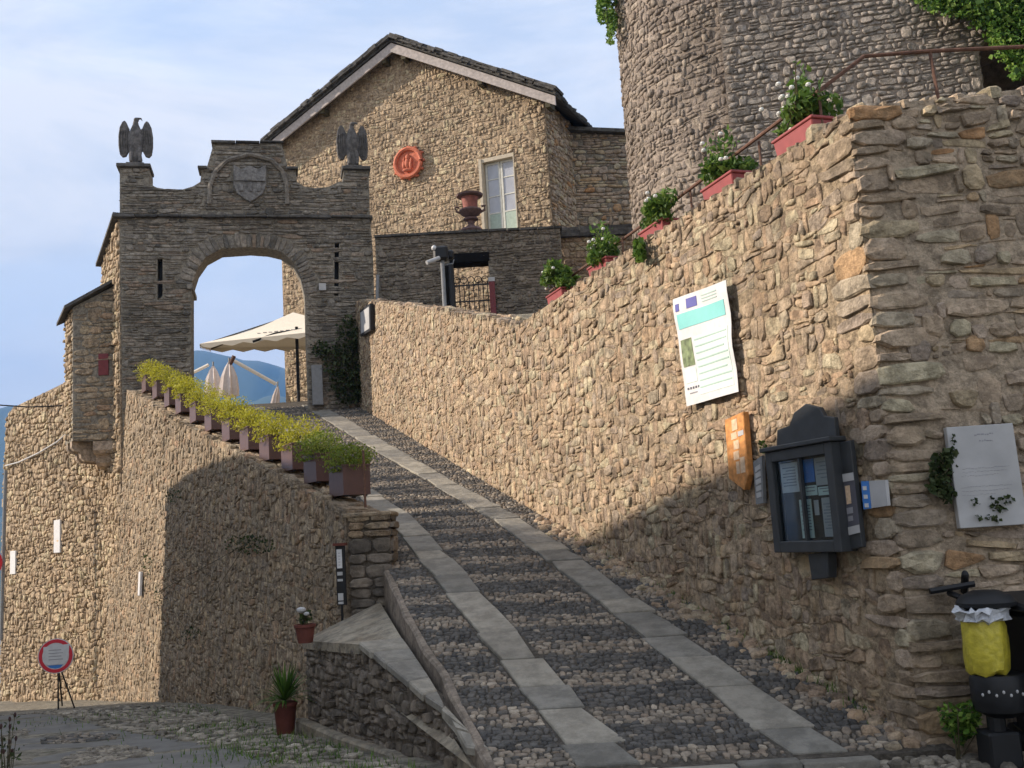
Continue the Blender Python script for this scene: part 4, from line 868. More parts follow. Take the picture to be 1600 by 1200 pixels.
mh = bpy.data.materials.new('haze_air'); mh.use_nodes = True; th = mh.node_tree; th.nodes.clear(); oh = N(th, 'ShaderNodeOutputMaterial'); ph_ = N(th, 'ShaderNodeVolumePrincipled')
ph_.inputs['Color'].default_value = (.17, .42, .95, 1); ph_.inputs['Density'].default_value = .00021; ph_.inputs['Anisotropy'].default_value = 0; th.links.new(ph_.outputs[0], oh.inputs['Volume'])
b = MB(); b.box((-4200, -300, -77), (4200, 4300, 860)); hz = b.build('haze', mh, kind='stuff')
# ================================================================== HOUSES ACROSS THE LANE (they cast the evening shade over the ramp foot)
HX = -14.6
ah = root('neighbour_house', (HX-4, 9, -.5), 'neighbouring rendered house left of the lane with slate gable roof', 'house')
def shz(Y, px, pz, x=HX): return pz+(px-x)*math.tan(R(SUN_EL))
YE = 20.7
prof = [(-14, -1.5), (YE, -1.5), (YE, 6.65), (19, 7.4), (17.1, 8.0), (16, 8.3), (14.5, 8.5), (13.2, 9.2), (11.8, 9.74), (10.7, 10.14), (9.7, 10.45), (8.1, 11.2), (4, 12.6), (-14, 12.6)]
NF = Plane((HX, 0, 0), (0, 1, 0), (1, 0, 0)); b = MB(); b.prism(NF, prof, (), -8, 0); b.build('wall', M['plaster'], ah)
for i in range(2, 13):
    a, c_ = prof[i], prof[i+1]; b = MB(); b.quadslab(NF, [(c_[0], c_[1]-.02), (a[0], a[1]-.02), (a[0], a[1]+.06), (c_[0], c_[1]+.06)], -8.2, .15); b.build('roof', M['slab'], ah)
for y in (1, 5, 9, 13):
    b = MB(); b.obox(NF, y, y+1, 2.2, 3.8, -.05, .03); wn = b.build('window', M['wframe'], ah); b = MB(); b.obox(NF, y+.1, y+.9, 2.3, 3.7, -.0, .045); b.build('pane', M['pane'], wn)
# ================================================================== PLANTERS ON THE LEFT WALL
pxs = [(526, 779), (484, 757), (447, 738), (411, 722), (379, 706), (350, 690), (322, 674), (298, 660), (275, 646), (257, 635), (238, 622), (221, 612)]
pang = math.atan2(UA[1], UA[0])
def planter_proto(loc):
    rt = root('planter', loc, 'x', 'planter', 'brown planters on the left wall')
    c, s_ = math.cos(pang), math.sin(pang); Mx = Matrix.Translation(Vector(loc)) @ Matrix.Rotation(pang, 4, 'Z')
    lx, ly, hz_ = .24, .17, .36; t_ = .012
    b = MB(); 
    def bb(lo, hi): b.box(lo, hi, Mx)
    bb((-lx, -ly, .02), (lx, -ly+t_, hz_)); bb((-lx, ly-t_, .02), (lx, ly, hz_)); bb((-lx, -ly+t_, .02), (-lx+t_, ly-t_, hz_)); bb((lx-t_, -ly+t_, .02), (lx, ly-t_, hz_)); bb((-lx+t_, -ly+t_, .02), (lx-t_, ly-t_, .05))
    b.build('box', M['brown'], rt)
    b = MB()
    for (x0, y0, x1, y1) in ((-lx-.012, -ly-.012, lx+.012, -ly+.01), (-lx-.012, ly-.01, lx+.012, ly+.012), (-lx-.012, -ly+.01, -lx+.01, ly-.01), (lx-.01, -ly+.01, lx+.012, ly-.01)): bb((x0, y0, hz_), (x1, y1, hz_+.02))
    b.build('rim', M['brown'], rt)
    b = MB(); bb((-lx+t_, -ly+t_, hz_-.05), (lx-t_, ly-t_, hz_-.03)); b.build('soil', M['skin_soil'], rt)
    b = MB()
    for sx in (-1, 1):
        for sy in (-1, 1): bb((sx*(lx-.05)-.02, sy*(ly-.05)-.02, 0), (sx*(lx-.05)+.02, sy*(ly-.05)+.02, .02))
    b.build('foot', M['black'], rt); return rt
def shrub(loc, seed, mat='leafy', n=900, h=.34, w_=.3):
    rt = root('shrub', loc, 'x', 'shrub', 'shrubs in the brown planters'); r_ = rg(seed)
    P = clump(r_, np.array(loc)+[0, 0, h*.38], (w_*1.15, w_*1.1, h*.72), n, 10, .26, .74); P[:, 2] = np.maximum(P[:, 2], loc[2]-.02+0*P[:, 2])
    hgt = np.clip((P[:, 2]-loc[2])/h, 0, 1); rn_ = np.clip(r_.random(n)*.6+.35*r_.random(n), 0, 1)
    leaves(r_, P, .038, M[mat], 'foliage', rt, asp=.42, up=(0, 0, .3), rnd=rn_)
    k = 26; b = MB()
    for i in range(k):
        a = r_.random()*6.28; q_ = r_.random()*w_*.75; b.tube([loc, (loc[0]+q_*.5*math.cos(a), loc[1]+q_*.5*math.sin(a), loc[2]+h*.45), (loc[0]+q_*math.cos(a), loc[1]+q_*math.sin(a), loc[2]+h*r_.uniform(.4, .7))], .004, 4, r2=.0015)
    b.build('stems', M['stem'], rt); return rt
pd = ['at the lower end of the row beside the rusty post', 'second from the lower end of the row', 'third from the lower end of the row', 'fourth from the lower end of the row', 'fifth from the lower end of the row', 'sixth from the lower end, near the middle of the row', 'sixth from the gateway end of the row', 'fifth from the gateway end of the row', 'fourth from the gateway end of the row', 'third from the gateway end of the row', 'second from the gateway end of the row', 'at the far end of the row beside the gateway']
pt = None; sh_protos = []
for i, (a, c_) in enumerate(pxs):
    P = AF.P(*AF.px(a, c_)); P = P+np.array([.22, .15, 0]) - UA/np.linalg.norm(UA)*(-.24); P[2] = P[2]+.02
    lab = 'brown planter box '+pd[i]
    if pt is None: pt = planter_proto(tuple(P)); pt['label'] = lab
    else: dup(pt, P, 0, lab)
    sl_ = (P[0], P[1], P[2]+.33); sd_ = .95+.25*random.Random(i).random()
    if i < 5:
        s_ = shrub(sl_, 300+i, 'leafyd' if i < 2 else 'leafy', 2100, .37 if i else .35, .32); 
        s_['label'] = ('green' if i < 2 else 'yellow')+' shrub in the planter '+pd[i].replace(', darkest and greenest', ''); sh_protos.append(s_)
    else:
        s_ = dup(sh_protos[2+i % 3], sl_, i*1.3, 'yellow shrub in the planter '+pd[i].replace(', near the middle of the row', ' of the row')); s_.scale = (1.0, 1.0, .95+.1*(i % 3))
b = MB(); P = atY(571, 793, 11.85); b.tube([P, P+np.array([0, 0, .66])], .014, 8); ob_ = b.build('rusty_post', M['rust']); top(ob_, 'thin rusty iron post standing on the pier beside the last planter', 'post')
# ================================================================== RED FLOWER BOXES AND HANDRAIL
fl_y = [13.0, 11.65, 10.3, 9.0, 7.85]
ang = math.atan2(UW[1], UW[0]); fd = ['lowest and farthest of the five, next to the dark gate wall', 'second from the far end, with tall white blooms', 'in the middle of the five boxes on the wall', 'second from the wall corner', 'nearest the wall corner, with many white blooms']
fb = None
for i, y in enumerate(fl_y):
    c = WF.P(wu(y), 4.55, -.2); loc = (c[0], c[1], 4.5)
    if fb is None:
        fb = root('flower_box', loc, 'red terracotta flower box '+fd[i], 'flower box', 'red flower boxes on the ramp wall'); Mx = Matrix.Translation(Vector(loc)) @ Matrix.Rotation(ang, 4, 'Z')
        def tb(z, l_, w_): return [Mx @ Vector(p) for p in ((-l_, -w_, z), (l_, -w_, z), (l_, w_, z), (-l_, w_, z))]
        b = MB(); b.hexa(tb(0, .25, .08), tb(.17, .27, .1)); b.build('box', M['red'], fb, bevel=.008); b = MB(); b.hexa(tb(.17, .285, .11), tb(.195, .285, .11)); b.build('rim', M['red'], fb, bevel=.006)
    else: dup(fb, loc, 0, 'red terracotta flower box '+fd[i])
    r_ = rg(400+i); pl_ = root('flowering_plant', (loc[0], loc[1], loc[2]+.2), 'flowering plant in the red box '+fd[i].split(',')[0], 'plant', 'plants in the red flower boxes')
    rad = (.22, .38, .16) if i < 4 else (.25, .42, .17); cc = np.array(loc)+[0, .0, .34]; n = 1200
    P = clump(r_, cc, rad, n, 8); P = P[P[:, 2] > loc[2]+.1]
    if i in (1, 3, 4): q_ = cc+[0, -.05, .2]+r_.normal(0, 1, (70, 3))*[.06, .1, .06]; P = np.concatenate([P, q_])
    leaves(r_, P, .07, M['leafg'], 'foliage', pl_, asp=.5, up=(0, 0, .5))
    nf = [6, 10, 5, 7, 18][i]; b = MB()
    fc = cc+r_.normal(0, 1, (nf, 3))*np.array(rad)*.5+[-.1, -.1, .06]
    for f_ in fc: b = MB(); b.ell(f_, .024, .024, .018, 7, 4); b.build('flower', M['petal'], pl_)
    b = MB()
    for k in range(10): e = cc+r_.normal(0, 1, 3)*np.array(rad)*.5+[0, 0, .1]; b.tube([(loc[0]+r_.normal(0, .04), loc[1]+r_.normal(0, .12), loc[2]+.19), e], .005, 4)
    b.build('stems', M['stem'], pl_)
rl_ = root('handrail', (1.5, 10, 4.5), 'thin rusty iron handrail running along the top of the ramp wall and round its corner', 'handrail')
rp = [WF.P(wu(13.6), 4.86, -.3), WF.P(wu(11), 4.88, -.3), WF.P(wu(7.6), 4.9, -.2), atY(1350, 88, 7.75), atY(1450, 80, 7.7), atY(1620, 72, 7.6), atY(1800, 66, 7.6)]
b = MB(); b.tube(rp, .017, 8); b.build('rail', M['rust'], rl_)
for y in (13.2, 11.3, 9.75, 8.55, 7.6): p = WF.P(wu(y), 4.5, -.28 if y > 8 else -.2); b = MB(); b.tube([p, p+[0, 0, .39]], .012, 6); b.build('post', M['rust'], rl_)
p = atY(1453, 82, 7.7); b = MB(); b.tube([p, p+np.array([.02, 0, -.42])], .014, 6); b.build('post', M['rust'], rl_)
# ================================================================== EAGLES, URN, MEDALLION
def eagle(px, py, lab):
    u, v = GF.px(px, py); base = GF.P(u, v+.0, -.3); z0_ = base[2]
    rt = root('eagle_statue', tuple(base), lab, 'statue', 'stone eagles on the gateway pillars'); Tm = Matrix.Translation(Vector(base)) @ Matrix.Rotation(ta, 4, 'Z')
    Tm = Tm @ Matrix.Diagonal((1.08, 1.08, 1.3, 1)); b = MB(); b.box((-.2, -.2, 0), (.2, .2, .06), Tm); b.build('plinth', M['statue'], rt)
    b = MB()
    prof = [(.13, .08), (.15, .16), (.13, .26), (.15, .4), (.175, .55), (.165, .68), (.12, .8), (.07, .9), (.055, .97)]
    vs = []; n = 14
    for r_, z in prof:
        for k in range(n): a = 2*math.pi*k/n; vs.append(Tm @ Vector((r_*math.cos(a), r_*.8*math.sin(a), z)))
    fs = [(i*n+k, i*n+(k+1) % n, (i+1)*n+(k+1) % n, (i+1)*n+k) for i in range(len(prof)-1) for k in range(n)]; b.add(vs, fs+[tuple(range(n-1, -1, -1))])
    b.ell(Tm @ Vector((.015, 0, 1.0)), .07, .065, .065, 10, 7)
    b.tube([Tm @ Vector((.05, -.02, 1.02)), Tm @ Vector((.13, -.03, 1.02)), Tm @ Vector((.155, -.03, .97))], .035, 6, r2=.006)
    b.build('body', M['statue'], rt, smooth=True)
    for s_ in (-1, 1):
        b = MB(); ol = [(.1, .62), (.15, .82), (.2, .93), (.25, .98), (.3, .95), (.36, .84), (.39, .66), (.39, .45), (.36, .28), (.3, .22), (.22, .24), (.16, .34), (.11, .45)]
        A = [Tm @ Vector((s_*x, .06, z)) for x, z in ol]; B_ = [Tm @ Vector((s_*x, -.03, z)) for x, z in ol]; n2_ = len(ol)
        b.add(A+B_, [tuple(range(n2_)), tuple(range(2*n2_-1, n2_-1, -1))]+[(i, i+n2_, (i+1) % n2_+n2_, (i+1) % n2_) for i in range(n2_)])
        wg = b.build('wing', M['statue'], rt, bevel=.012)
        for k in range(5):
            b = MB(); x = .15+k*.052; b.tube([Tm @ Vector((s_*x*.98, -.045, .80-.01*k)), Tm @ Vector((s_*(x+.008), -.05, .5)), Tm @ Vector((s_*x, -.04, .28+.02*abs(k-2)))], .02, 5, r2=.012); b.build('feather', M['statue'], wg)
    for s_ in (-1, 1): b = MB(); b.tube([Tm @ Vector((s_*.08, -.05, .4)), Tm @ Vector((s_*.1, -.12, .2)), Tm @ Vector((s_*.1, -.16, .09))], .07, 7, r2=.035); b.build('leg', M['statue'], rt, smooth=True)
eagle(210, 256, 'weathered grey stone eagle with raised wings on the left gateway pillar against the sky')
eagle(553, 260, 'weathered grey stone eagle with raised wings on the right gateway pillar against the house')
u, v = KF.px(736, 356); ub = KF.P(u, 9.66, -.28); ur = root('urn', tuple(ub), 'reddish brown two handled stone urn on the dark wall beside the window', 'urn')
b = MB(); b.lathe(ub, [(.3, 0), (.32, .05), (.26, .12), (.12, .18), (.08, .24), (.11, .32), (.2, .36), (.2, .40), (.1, .43), (.24, .5), (.31, .6), (.3, .64), (.2, .68)], 24); b.build('foot', M['urn'], ur, smooth=True)
b = MB(); b.lathe(ub, [(.18, .66), (.19, .72), (.21, .9), (.24, .98), (.34, 1.02), (.35, 1.06), (.3, 1.07), (.24, 1.04)], 24); b.build('bowl', M['urnred'], ur, smooth=True)
b = MB(); b.lathe(ub, [(.25, .98), (.35, 1.01), (.36, 1.06), (.3, 1.075), (.22, 1.05)], 24); b.build('rim', M['urn'], ur, smooth=True)
for s_ in (-1, 1): b = MB(); b.tube([ub+np.array([s_*.24, 0, .55]), ub+np.array([s_*.38, 0, .62]), ub+np.array([s_*.4, 0, .74]), ub+np.array([s_*.3, 0, .72])], .035, 6); b.build('handle', M['urn'], ur, smooth=True)
mu_, mv_ = HF.px(639, 255, .05); md = root('medallion', tuple(HF.P(mu_, mv_, .05)), 'round orange terracotta relief medallion hung on the house gable', 'medallion')
def disc(b, fr, u, v, r_, d0, d1, n=32, wob=0, seed=1):
    rr_ = rg(seed); a = np.linspace(0, 2*math.pi, n, endpoint=False); rd_ = r_*(1+wob*rr_.normal(0, 1, n)); b.quadslab(fr, [(u+q*math.cos(t_), v+q*math.sin(t_)) for q, t_ in zip(rd_, a)], d0, d1)
b = MB(); disc(b, HF, mu_, mv_, .5, -.0, .09, wob=.012); b.build('disc', M['terra'], md, bevel=.02)
b = MB(); b.tube([HF.P(mu_+.47*math.cos(t_), mv_+.47*math.sin(t_), .11) for t_ in np.linspace(0, 2*math.pi, 33)], .075, 7, cap=False); b.build('rim', M['terra'], md, smooth=True)
for k in range(12): a = 2*math.pi*k/12; b = MB(); b.ell(HF.P(mu_+.54*math.cos(a), mv_+.54*math.sin(a), .06), .05+.02*(k % 3), .05, .05, 7, 5); b.build('boss', M['terra'], md, smooth=True)
b = MB()
for (x, y, rx, rz_) in ((0, .18, .085, .1), (.02, -.02, .1, .19), (-.1, -.1, .06, .16), (.15, -.06, .07, .16), (0, -.25, .2, .07), (-.12, .05, .05, .1), (.14, .12, .045, .08)): b.ell(HF.P(mu_+x, mv_+y, .11), rx, .07, rz_, 10, 7)
b.build('relief', M['terra'], md, smooth=True)
# ================================================================== LAMP POST WITH CAMERA, CABLES
lp0 = atY(695, 480, 18.9); lt = root('camera_post', tuple(lp0), 'grey pole with black floodlight, small globe and white camera behind the ramp wall', 'post')
zt_ = atY(690, 405, 18.9)[2]; X0, Y0 = lp0[0], lp0[1]
b = MB(); b.tube([(X0, Y0, lp0[2]-.6), (X0, Y0, zt_)], .04, 10); b.build('pole', M['grey'], lt)
b = MB(); b.box((X0-.16, Y0-.12, zt_-.03), (X0+.12, Y0+.12, zt_+.24)); b.build('floodlight', M['black'], lt, bevel=.04)
b = MB(); b.ell((X0-.14, Y0-.1, zt_+.2), .05, .05, .05); b.build('globe', M['white'], lt, smooth=True)
b = MB(); b.tube([(X0-.05, Y0-.1, zt_-.0), (X0-.28, Y0-.25, zt_-.12)], .04, 10); b.build('camera', M['offwhite'], lt, smooth=True)
b = MB(); b.tube([(X0, Y0, zt_-.12), (X0+.2, Y0, zt_-.1), (X0+.22, Y0, zt_-.02)], .014, 6); b.build('bracket', M['grey'], lt)
b = MB(); b.box((X0+.1, Y0-.02, lp0[2]-.5), (X0+.2, Y0+.1, zt_-.1)); b.build('cable_box', M['black'], lt, bevel=.02)
b = MB(); b.box((X0+.02, Y0+.05, zt_+.02), (X0+.22, Y0+.2, zt_+.2)); b.build('second_floodlight', M['black'], lt, bevel=.04)
b = MB(); b.tube([atY(-60, 632, 26), atY(0, 633, 26.4), atY(45, 636, 26.6), atY(97, 634, 26.9)], .018, 5); top(b.build('cable', M['black']), 'thin dark cable crossing the sky at the left to the watch box', 'cable')
b = MB(); b.tube([BFr.P(*BFr.px(a, c_, .1), .1) for a, c_ in ((8, 728), (30, 722), (60, 708), (90, 690), (110, 672))], .022, 6); top(b.build('conduit', M['offwhite']), 'pale grey conduit climbing slantwise over the far wall to the watch box', 'conduit')
b = MB(); b.tube([atY(9, 735, 27), atY(7, 800, 27), atY(2, 1000, 27)], .05, 8); pp_ = b.build('sign_pole', M['grey']); top(pp_, 'light grey metal pole at the left edge of the picture', 'pole')
def disc_sign(c, r_, name, label, cat):
    rt = root(name, tuple(c), label, cat); F_ = Plane(c, (1, 0, 0), (0, -1, 0)); return rt, F_
sc_ = atY(-22, 880, 26.8); s1, F1 = disc_sign(sc_, .4, 'red_sign', 'round red bordered road sign cut off by the left edge of the picture', 'road sign')
b = MB(); disc(b, F1, 0, 0, .42, -.02, 0); b.build('sign_plate', M['signred'], s1); b = MB(); disc(b, F1, 0, 0, .28, 0, .006); b.build('sign_centre', M['white'], s1)
# plaques on the far wall
for (a, c_, w_, h_, fr, lab) in ((90, 838, .42, .9, BFr, 'white plaque on the far wall, the larger and higher of two'), (21, 879, .42, .68, BFr, 'small white plaque low on the far wall at the left edge'), (219, 912, .2, .5, AF, 'narrow white plaque on the planter wall near the shadow edge')):
    u, v = fr.px(a, c_, .06); b = MB(); b.obox(fr, u-w_/2, u+w_/2, v-h_/2, v+h_/2, .03, .085); top(b.build('plaque', M['white'], bevel=.008), lab, 'plaque')
# temporary round sign with paper taped over it
sY = 19.; c = atY(87, 1025, sY); gzz = float(gz(0, sY)); rt = root('road_sign', (c[0], c[1], gzz), 'round red ringed road sign on a black tripod with paper taped over it', 'road sign')
F2 = Plane(c, (1, .12, 0), (.12, -1, 0)); b = MB(); disc(b, F2, 0, 0, .31, -.02, 0, 40); b.build('sign_plate', M['white'], rt); 
def ring(b, fr, u, v, r0_, r1_, d0, d1, n=40):
    for k in range(n):
        a, c2 = 2*math.pi*k/n, 2*math.pi*(k+1)/n; b.quadslab(fr, [(u+r0_*math.cos(a), v+r0_*math.sin(a)), (u+r1_*math.cos(a), v+r1_*math.sin(a)), (u+r1_*math.cos(c2), v+r1_*math.sin(c2)), (u+r0_*math.cos(c2), v+r0_*math.sin(c2))], d0, d1)
b = MB(); ring(b, F2, 0, 0, .235, .295, 0, .005); b.build('sign_ring', M['signred'], rt)
b = MB(); b.quadslab(F2, [(-.14, -.16), (-.1, -.2), (0, -.225), (.08, -.21), (.13, -.16)], 0, .004); b.build('sign_centre', M['blue'], rt)
b = MB(); b.quadslab(F2, [(-.21, .17), (.24, .2), (.22, -.09), (.14, -.15), (-.17, -.15), (-.22, -.08)], .007, .012); pg = b.build('paper', M['white'], rt)
b = MB(); 
for k in range(4): b.obox(F2, -.12, .1+.03*(k % 2), .1-.055*k, .112-.055*k, .0125, .014)
b.build('print', M['greyink'], pg)
for e in ((.06, -.02), (.3, .1), (-.1, .5)):
    b = MB(); b.tube([c+np.array([.03, .03, -.1]), (c[0]+e[0], c[1]+e[1], gzz)], .014, 6); b.build('leg', M['black'], rt)
# ================================================================== SIGNS ON THE RAMP WALL
def sheet_quad(fr, corners_px, d, th, mat, name, parent, nu=14, nv=18, wav=.012, seed=1, fn=None):
    c4 = [np.array(fr.px(a, b2, d)) for a, b2 in corners_px]   # tl tr br bl
    return c4
bc4 = [np.array(WF.px(a, c_, .09)) for a, c_ in ((1049, 468), (1133, 437), (1151, 612), (1072, 635))]
def bil(s_, t_): return (bc4[0]*(1-s_)+bc4[1]*s_)*(1-t_)+(bc4[3]*(1-s_)+bc4[2]*s_)*t_
def wavd(s_, t_): return .075+.006*math.sin(s_*7+t_*3)+.005*math.sin(t_*9-s_*4)+.006*abs(s_-.5)*2*math.sin(t_*14)
def bpatch(s0, s1, t0, t1, mat, name, par, lift=0., n=8, m_=10, th=.004):
    b = MB(); vs = []; 
    for side in (0, 1):
        for j in range(m_+1):
            for i in range(n+1):
                s_ = s0+(s1-s0)*i/n; t_ = t0+(t1-t0)*j/m_; p = bil(s_, t_); vs.append(WF.P(p[0], p[1], wavd(s_, t_)+lift-(th if side else 0)))
    K = (n+1)*(m_+1); fs = []
    for j in range(m_):
        for i in range(n): a = j*(n+1)+i; fs += [(a, a+1, a+n+2, a+n+1), (a+K, a+n+1+K, a+n+2+K, a+1+K)]
    for i in range(n): fs += [(i, i+K, i+1+K, i+1), (m_*(n+1)+i, m_*(n+1)+i+1, m_*(n+1)+i+1+K, m_*(n+1)+i+K)]
    for j in range(m_): a = j*(n+1); fs += [(a, a+n+1, a+n+1+K, a+K), (a+n, a+n+K, a+2*n+1+K, a+2*n+1)]
    b.add(vs, fs); return b.build(name, mat, par)
bn = root('information_banner', tuple(WF.P(*bil(.5, .5), .08)), 'white and mint printed information banner nailed high on the tan ramp wall', 'banner')
sh0 = bpatch(0, 1, 0, 1, M['white'], 'sheet', bn)
bpatch(.06, .92, .16, .30, M['teal'], 'teal_band', bn, .004)
bpatch(.05, .12, .06, .13, M['navy'], 'logo', bn, .004, 3, 3); bpatch(.26, .44, .04, .13, M['navy'], 'logo', bn, .004, 3, 3)
for k in range(3): bpatch(.52, .8, .05+.028*k, .06+.028*k, M['mintd'], 'text_line', bn, .004, 4, 1)
bpatch(.29, .94, .40, .93, M['mint'], 'text_panel', bn, .003)
for k in range(8): bpatch(.31, .92-.05*(k % 3 == 2), .425+.062*k, .438+.062*k, M['mintd'], 'text_line', bn, .0065, 6, 1)
bpatch(.05, .26, .40, .65, M['photo'], 'picture', bn, .004, 4, 5); bpatch(.05, .26, .67, .8, M['mint'], 'side_panel', bn, .004, 4, 3)
for k in range(5): bpatch(.06+.05*k, .09+.05*k, .84, .86, M['ink'], 'text_line', bn, .004, 1, 1)
bpatch(.1, .24, .89, .9, M['greyink'], 'text_line', bn, .004, 2, 1)
# orange board
o4 = [WF.px(a, c_, .07) for a, c_ in ((1135, 656), (1164, 643), (1172, 742), (1166, 766), (1142, 748))]
orr = root('orange_board', tuple(WF.P(*o4[3], .05)), 'narrow peeling orange notice board with pointed foot beside the display case', 'board')
b = MB(); b.quadslab(WF, o4, .03, .09); b.build('board', M['orange'], orr, bevel=.006); oq = np.array(o4)
def ob(s_, t_): p = (oq[0]*(1-s_)+oq[1]*s_)*(1-t_)+(oq[4]*(1-s_)+oq[2]*s_)*t_; return (p[0], p[1])
for (s0, s1, t0, t1) in ((.38, .66, .06, .24), (.3, .6, .27, .38), (.66, .95, .28, .36), (.4, .68, .41, .55), (.36, .64, .58, .72), (.45, .62, .75, .95), (.66, .9, .7, .95)):
    b = MB(); b.quadslab(WF, [ob(s0, t0), ob(s1, t0), ob(s1, t1), ob(s0, t1)], .09, .093); b.build('peeling_print', M['peach'] if s1 < .93 or t0 > .5 else M['offwhite'], orr)
# display case
dc = root('display_case', tuple(WF.P(*WF.px(1265, 870), 0)), 'dark grey glazed display case with rounded crest holding notices on the ramp wall', 'display case')
cd = .17; c1 = WF.px(1195, 712, cd); c2 = WF.px(1303, 683, cd); c3 = WF.px(1308, 858, cd); c4_ = WF.px(1210, 868, cd)
u1, u0 = (c1[0]+c4_[0])/2, (c2[0]+c3[0])/2; v1 = (c1[1]+c2[1])/2; v0 = (c3[1]+c4_[1])/2
b = MB(); fw = .085
b.obox(WF, u0, u0+fw, v0, v1, .08, cd); b.obox(WF, u1-fw, u1, v0, v1, .08, cd); b.obox(WF, u0+fw, u1-fw, v0, v0+fw, .08, cd); b.obox(WF, u0+fw, u1-fw, v1-fw, v1, .08, cd); b.obox(WF, u0, u1, v0, v1, .03, .08)
cs = b.build('case', M['dgrey'], dc, bevel=.006)
b = MB(); b.obox(WF, u0-.03, u1+.03, v1, v1+.035, .05, cd+.03); b.build('case_top', M['dgrey'], dc, bevel=.006)
um = (u0+u1)/2; cw_ = (u1-u0)
iu0, iu1, iv0, iv1 = u0+fw, u1-fw, v0+fw, v1-fw; iw = iu1-iu0; ih = iv1-iv0
def note(a0_, a1_, t0_, t1_, mat, nm='notice', lines=0, par=dc):
    x1 = iu1-iw*a0_; x0 = iu1-iw*a1_; y1 = iv1-ih*t0_; y0 = iv1-ih*t1_; b = MB(); b.obox(WF, x0, x1, y0, y1, .1, .105); o = b.build(nm, M[mat], par)
    if lines:
        b = MB()
        for k in range(lines): yy = y1-(y1-y0)*(.15+.7*k/max(lines, 1)); b.obox(WF, x0+(x1-x0)*.12, x1-(x1-x0)*(.12+.2*(k % 3 == 1)), yy-.008, yy, .1055, .107)
        b.build('text_line', M['greyink'], o)
note(.03, .36, .03, .4, 'white', lines=7); note(.4, .66, .02, .3, 'blue', 'notice'); note(.68, .97, .02, .35, 'offwhite', lines=5); note(.4, .68, .34, .46, 'mint', lines=2); note(.7, .97, .37, .47, 'mint', lines=2)
note(.33, .55, .5, .97, 'mint', lines=9); note(.6, .68, .52, .7, 'offwhite'); note(.74, .97, .5, .96, 'offwhite', lines=9)
m, t, b_ = newmat('clear_glass'); b_.inputs['Base Color'].default_value = (.75, .85, .9, 1); b_.inputs['Roughness'].default_value = .03; b_.inputs['Transmission Weight'].default_value = 1; b_.inputs['IOR'].default_value = 1.25
M['clear'] = m
for k in range(2): b = MB(); b.obox(WF, iu0+iw*.5*k+(.01 if k else 0), iu0+iw*.5*(k+1)-(0 if k else .01), iv0, iv1, cd-.04, cd-.034); b.build('glass_pane', M['clear'], dc)
b = MB(); b.obox(WF, iu0+iw*.5-.012, iu0+iw*.5+.012, iv0, iv1, cd-.045, cd-.01); b.build('glazing_bar', M['dgrey'], dc)
cc1 = [WF.px(a, c_, .1) for a, c_ in ((1213, 706), (1214, 672), (1233, 665), (1240, 645), (1258, 631), (1280, 637), (1287, 650), (1303, 652), (1306, 684))]
b = MB(); b.quadslab(WF, cc1, .06, .1); b.build('crest', M['dgrey'], dc, bevel=.005)
sp4 = [WF.px(a, c_, .09) for a, c_ in ((1300, 694), (1328, 688), (1347, 855), (1316, 862))]
b = MB(); b.quadslab(WF, sp4, .05, .09); spn = b.build('side_board', M['dgrey'], dc, bevel=.005)
p4 = [WF.px(a, c_, .1) for a, c_ in ((1310, 742), (1332, 738), (1343, 832), (1319, 838))]; pq = np.array(p4)
def pb(s_, t_): p = (pq[0]*(1-s_)+pq[1]*s_)*(1-t_)+(pq[3]*(1-s_)+pq[2]*s_)*t_; return (p[0], p[1])
for (s0, s1, t0, t1, mt, d) in ((0, 1, 0, 1, 'ink', .094), (0, 1, 0, .13, 'offwhite', .097), (.02, 1, .87, 1, 'offwhite', .097), (.35, .65, .2, .5, 'peach', .097), (.3, .7, .56, .66, 'greyink', .097), (.35, .65, .7, .78, 'greyink', .097)):
    b = MB(); b.quadslab(WF, [pb(s0, t0), pb(s1, t0), pb(s1, t1), pb(s0, t1)], d-.003, d); b.build('poster' if mt == 'ink' else 'poster_print', M[mt], spn)
st = [WF.px(a, c_, .12) for a, c_ in ((1262, 866), (1293, 862), (1294, 903), (1268, 906))]; b = MB(); b.quadslab(WF, st, .04, .12); b.build('bracket', M['dgrey'], dc, bevel=.005)
nl = [WF.px(a, c_, .07) for a, c_ in ((1177, 722), (1190, 712), (1193, 786), (1181, 788))]; b = MB(); b.quadslab(WF, nl, .04, .07); sn = b.build('small_notice', M['grey']); top(sn, 'narrow grey notice on the wall just left of the display case', 'notice')
q_ = np.array(nl); b = MB()
for k in range(5): s0 = .15+.15*k; a = q_[0]*(1-s0)+q_[3]*s0; c_ = q_[1]*(1-s0)+q_[2]*s0; e = a+(c_-a)*.2; f2 = a+(c_-a)*.8; b.quadslab(WF, [tuple(e), tuple(f2), (f2[0], f2[1]-.04), (e[0], e[1]-.04)], .07, .074)
b.build('print', M['offwhite'], sn)
bs = [WF.px(a, c_, .07) for a, c_ in ((1345, 752), (1382, 750), (1386, 790), (1349, 796))]; bsr = root('blue_notice', tuple(WF.P(*bs[3], .05)), 'small grey plastic notice with blue left edge right of the display case', 'notice'); b = MB(); b.quadslab(WF, bs, .04, .065); b.build('plate', M['offwhite'], bsr)
bq = np.array(bs); b = MB(); b.quadslab(WF, [tuple(bq[0]), tuple(bq[0]*.68+bq[1]*.32), tuple(bq[3]*.68+bq[2]*.32), tuple(bq[3])], .065, .069); b.build('blue_print', M['blue'], bsr)
b = MB(); e = bq[0]*.94+bq[1]*.06; f2 = bq[0]*.78+bq[1]*.22
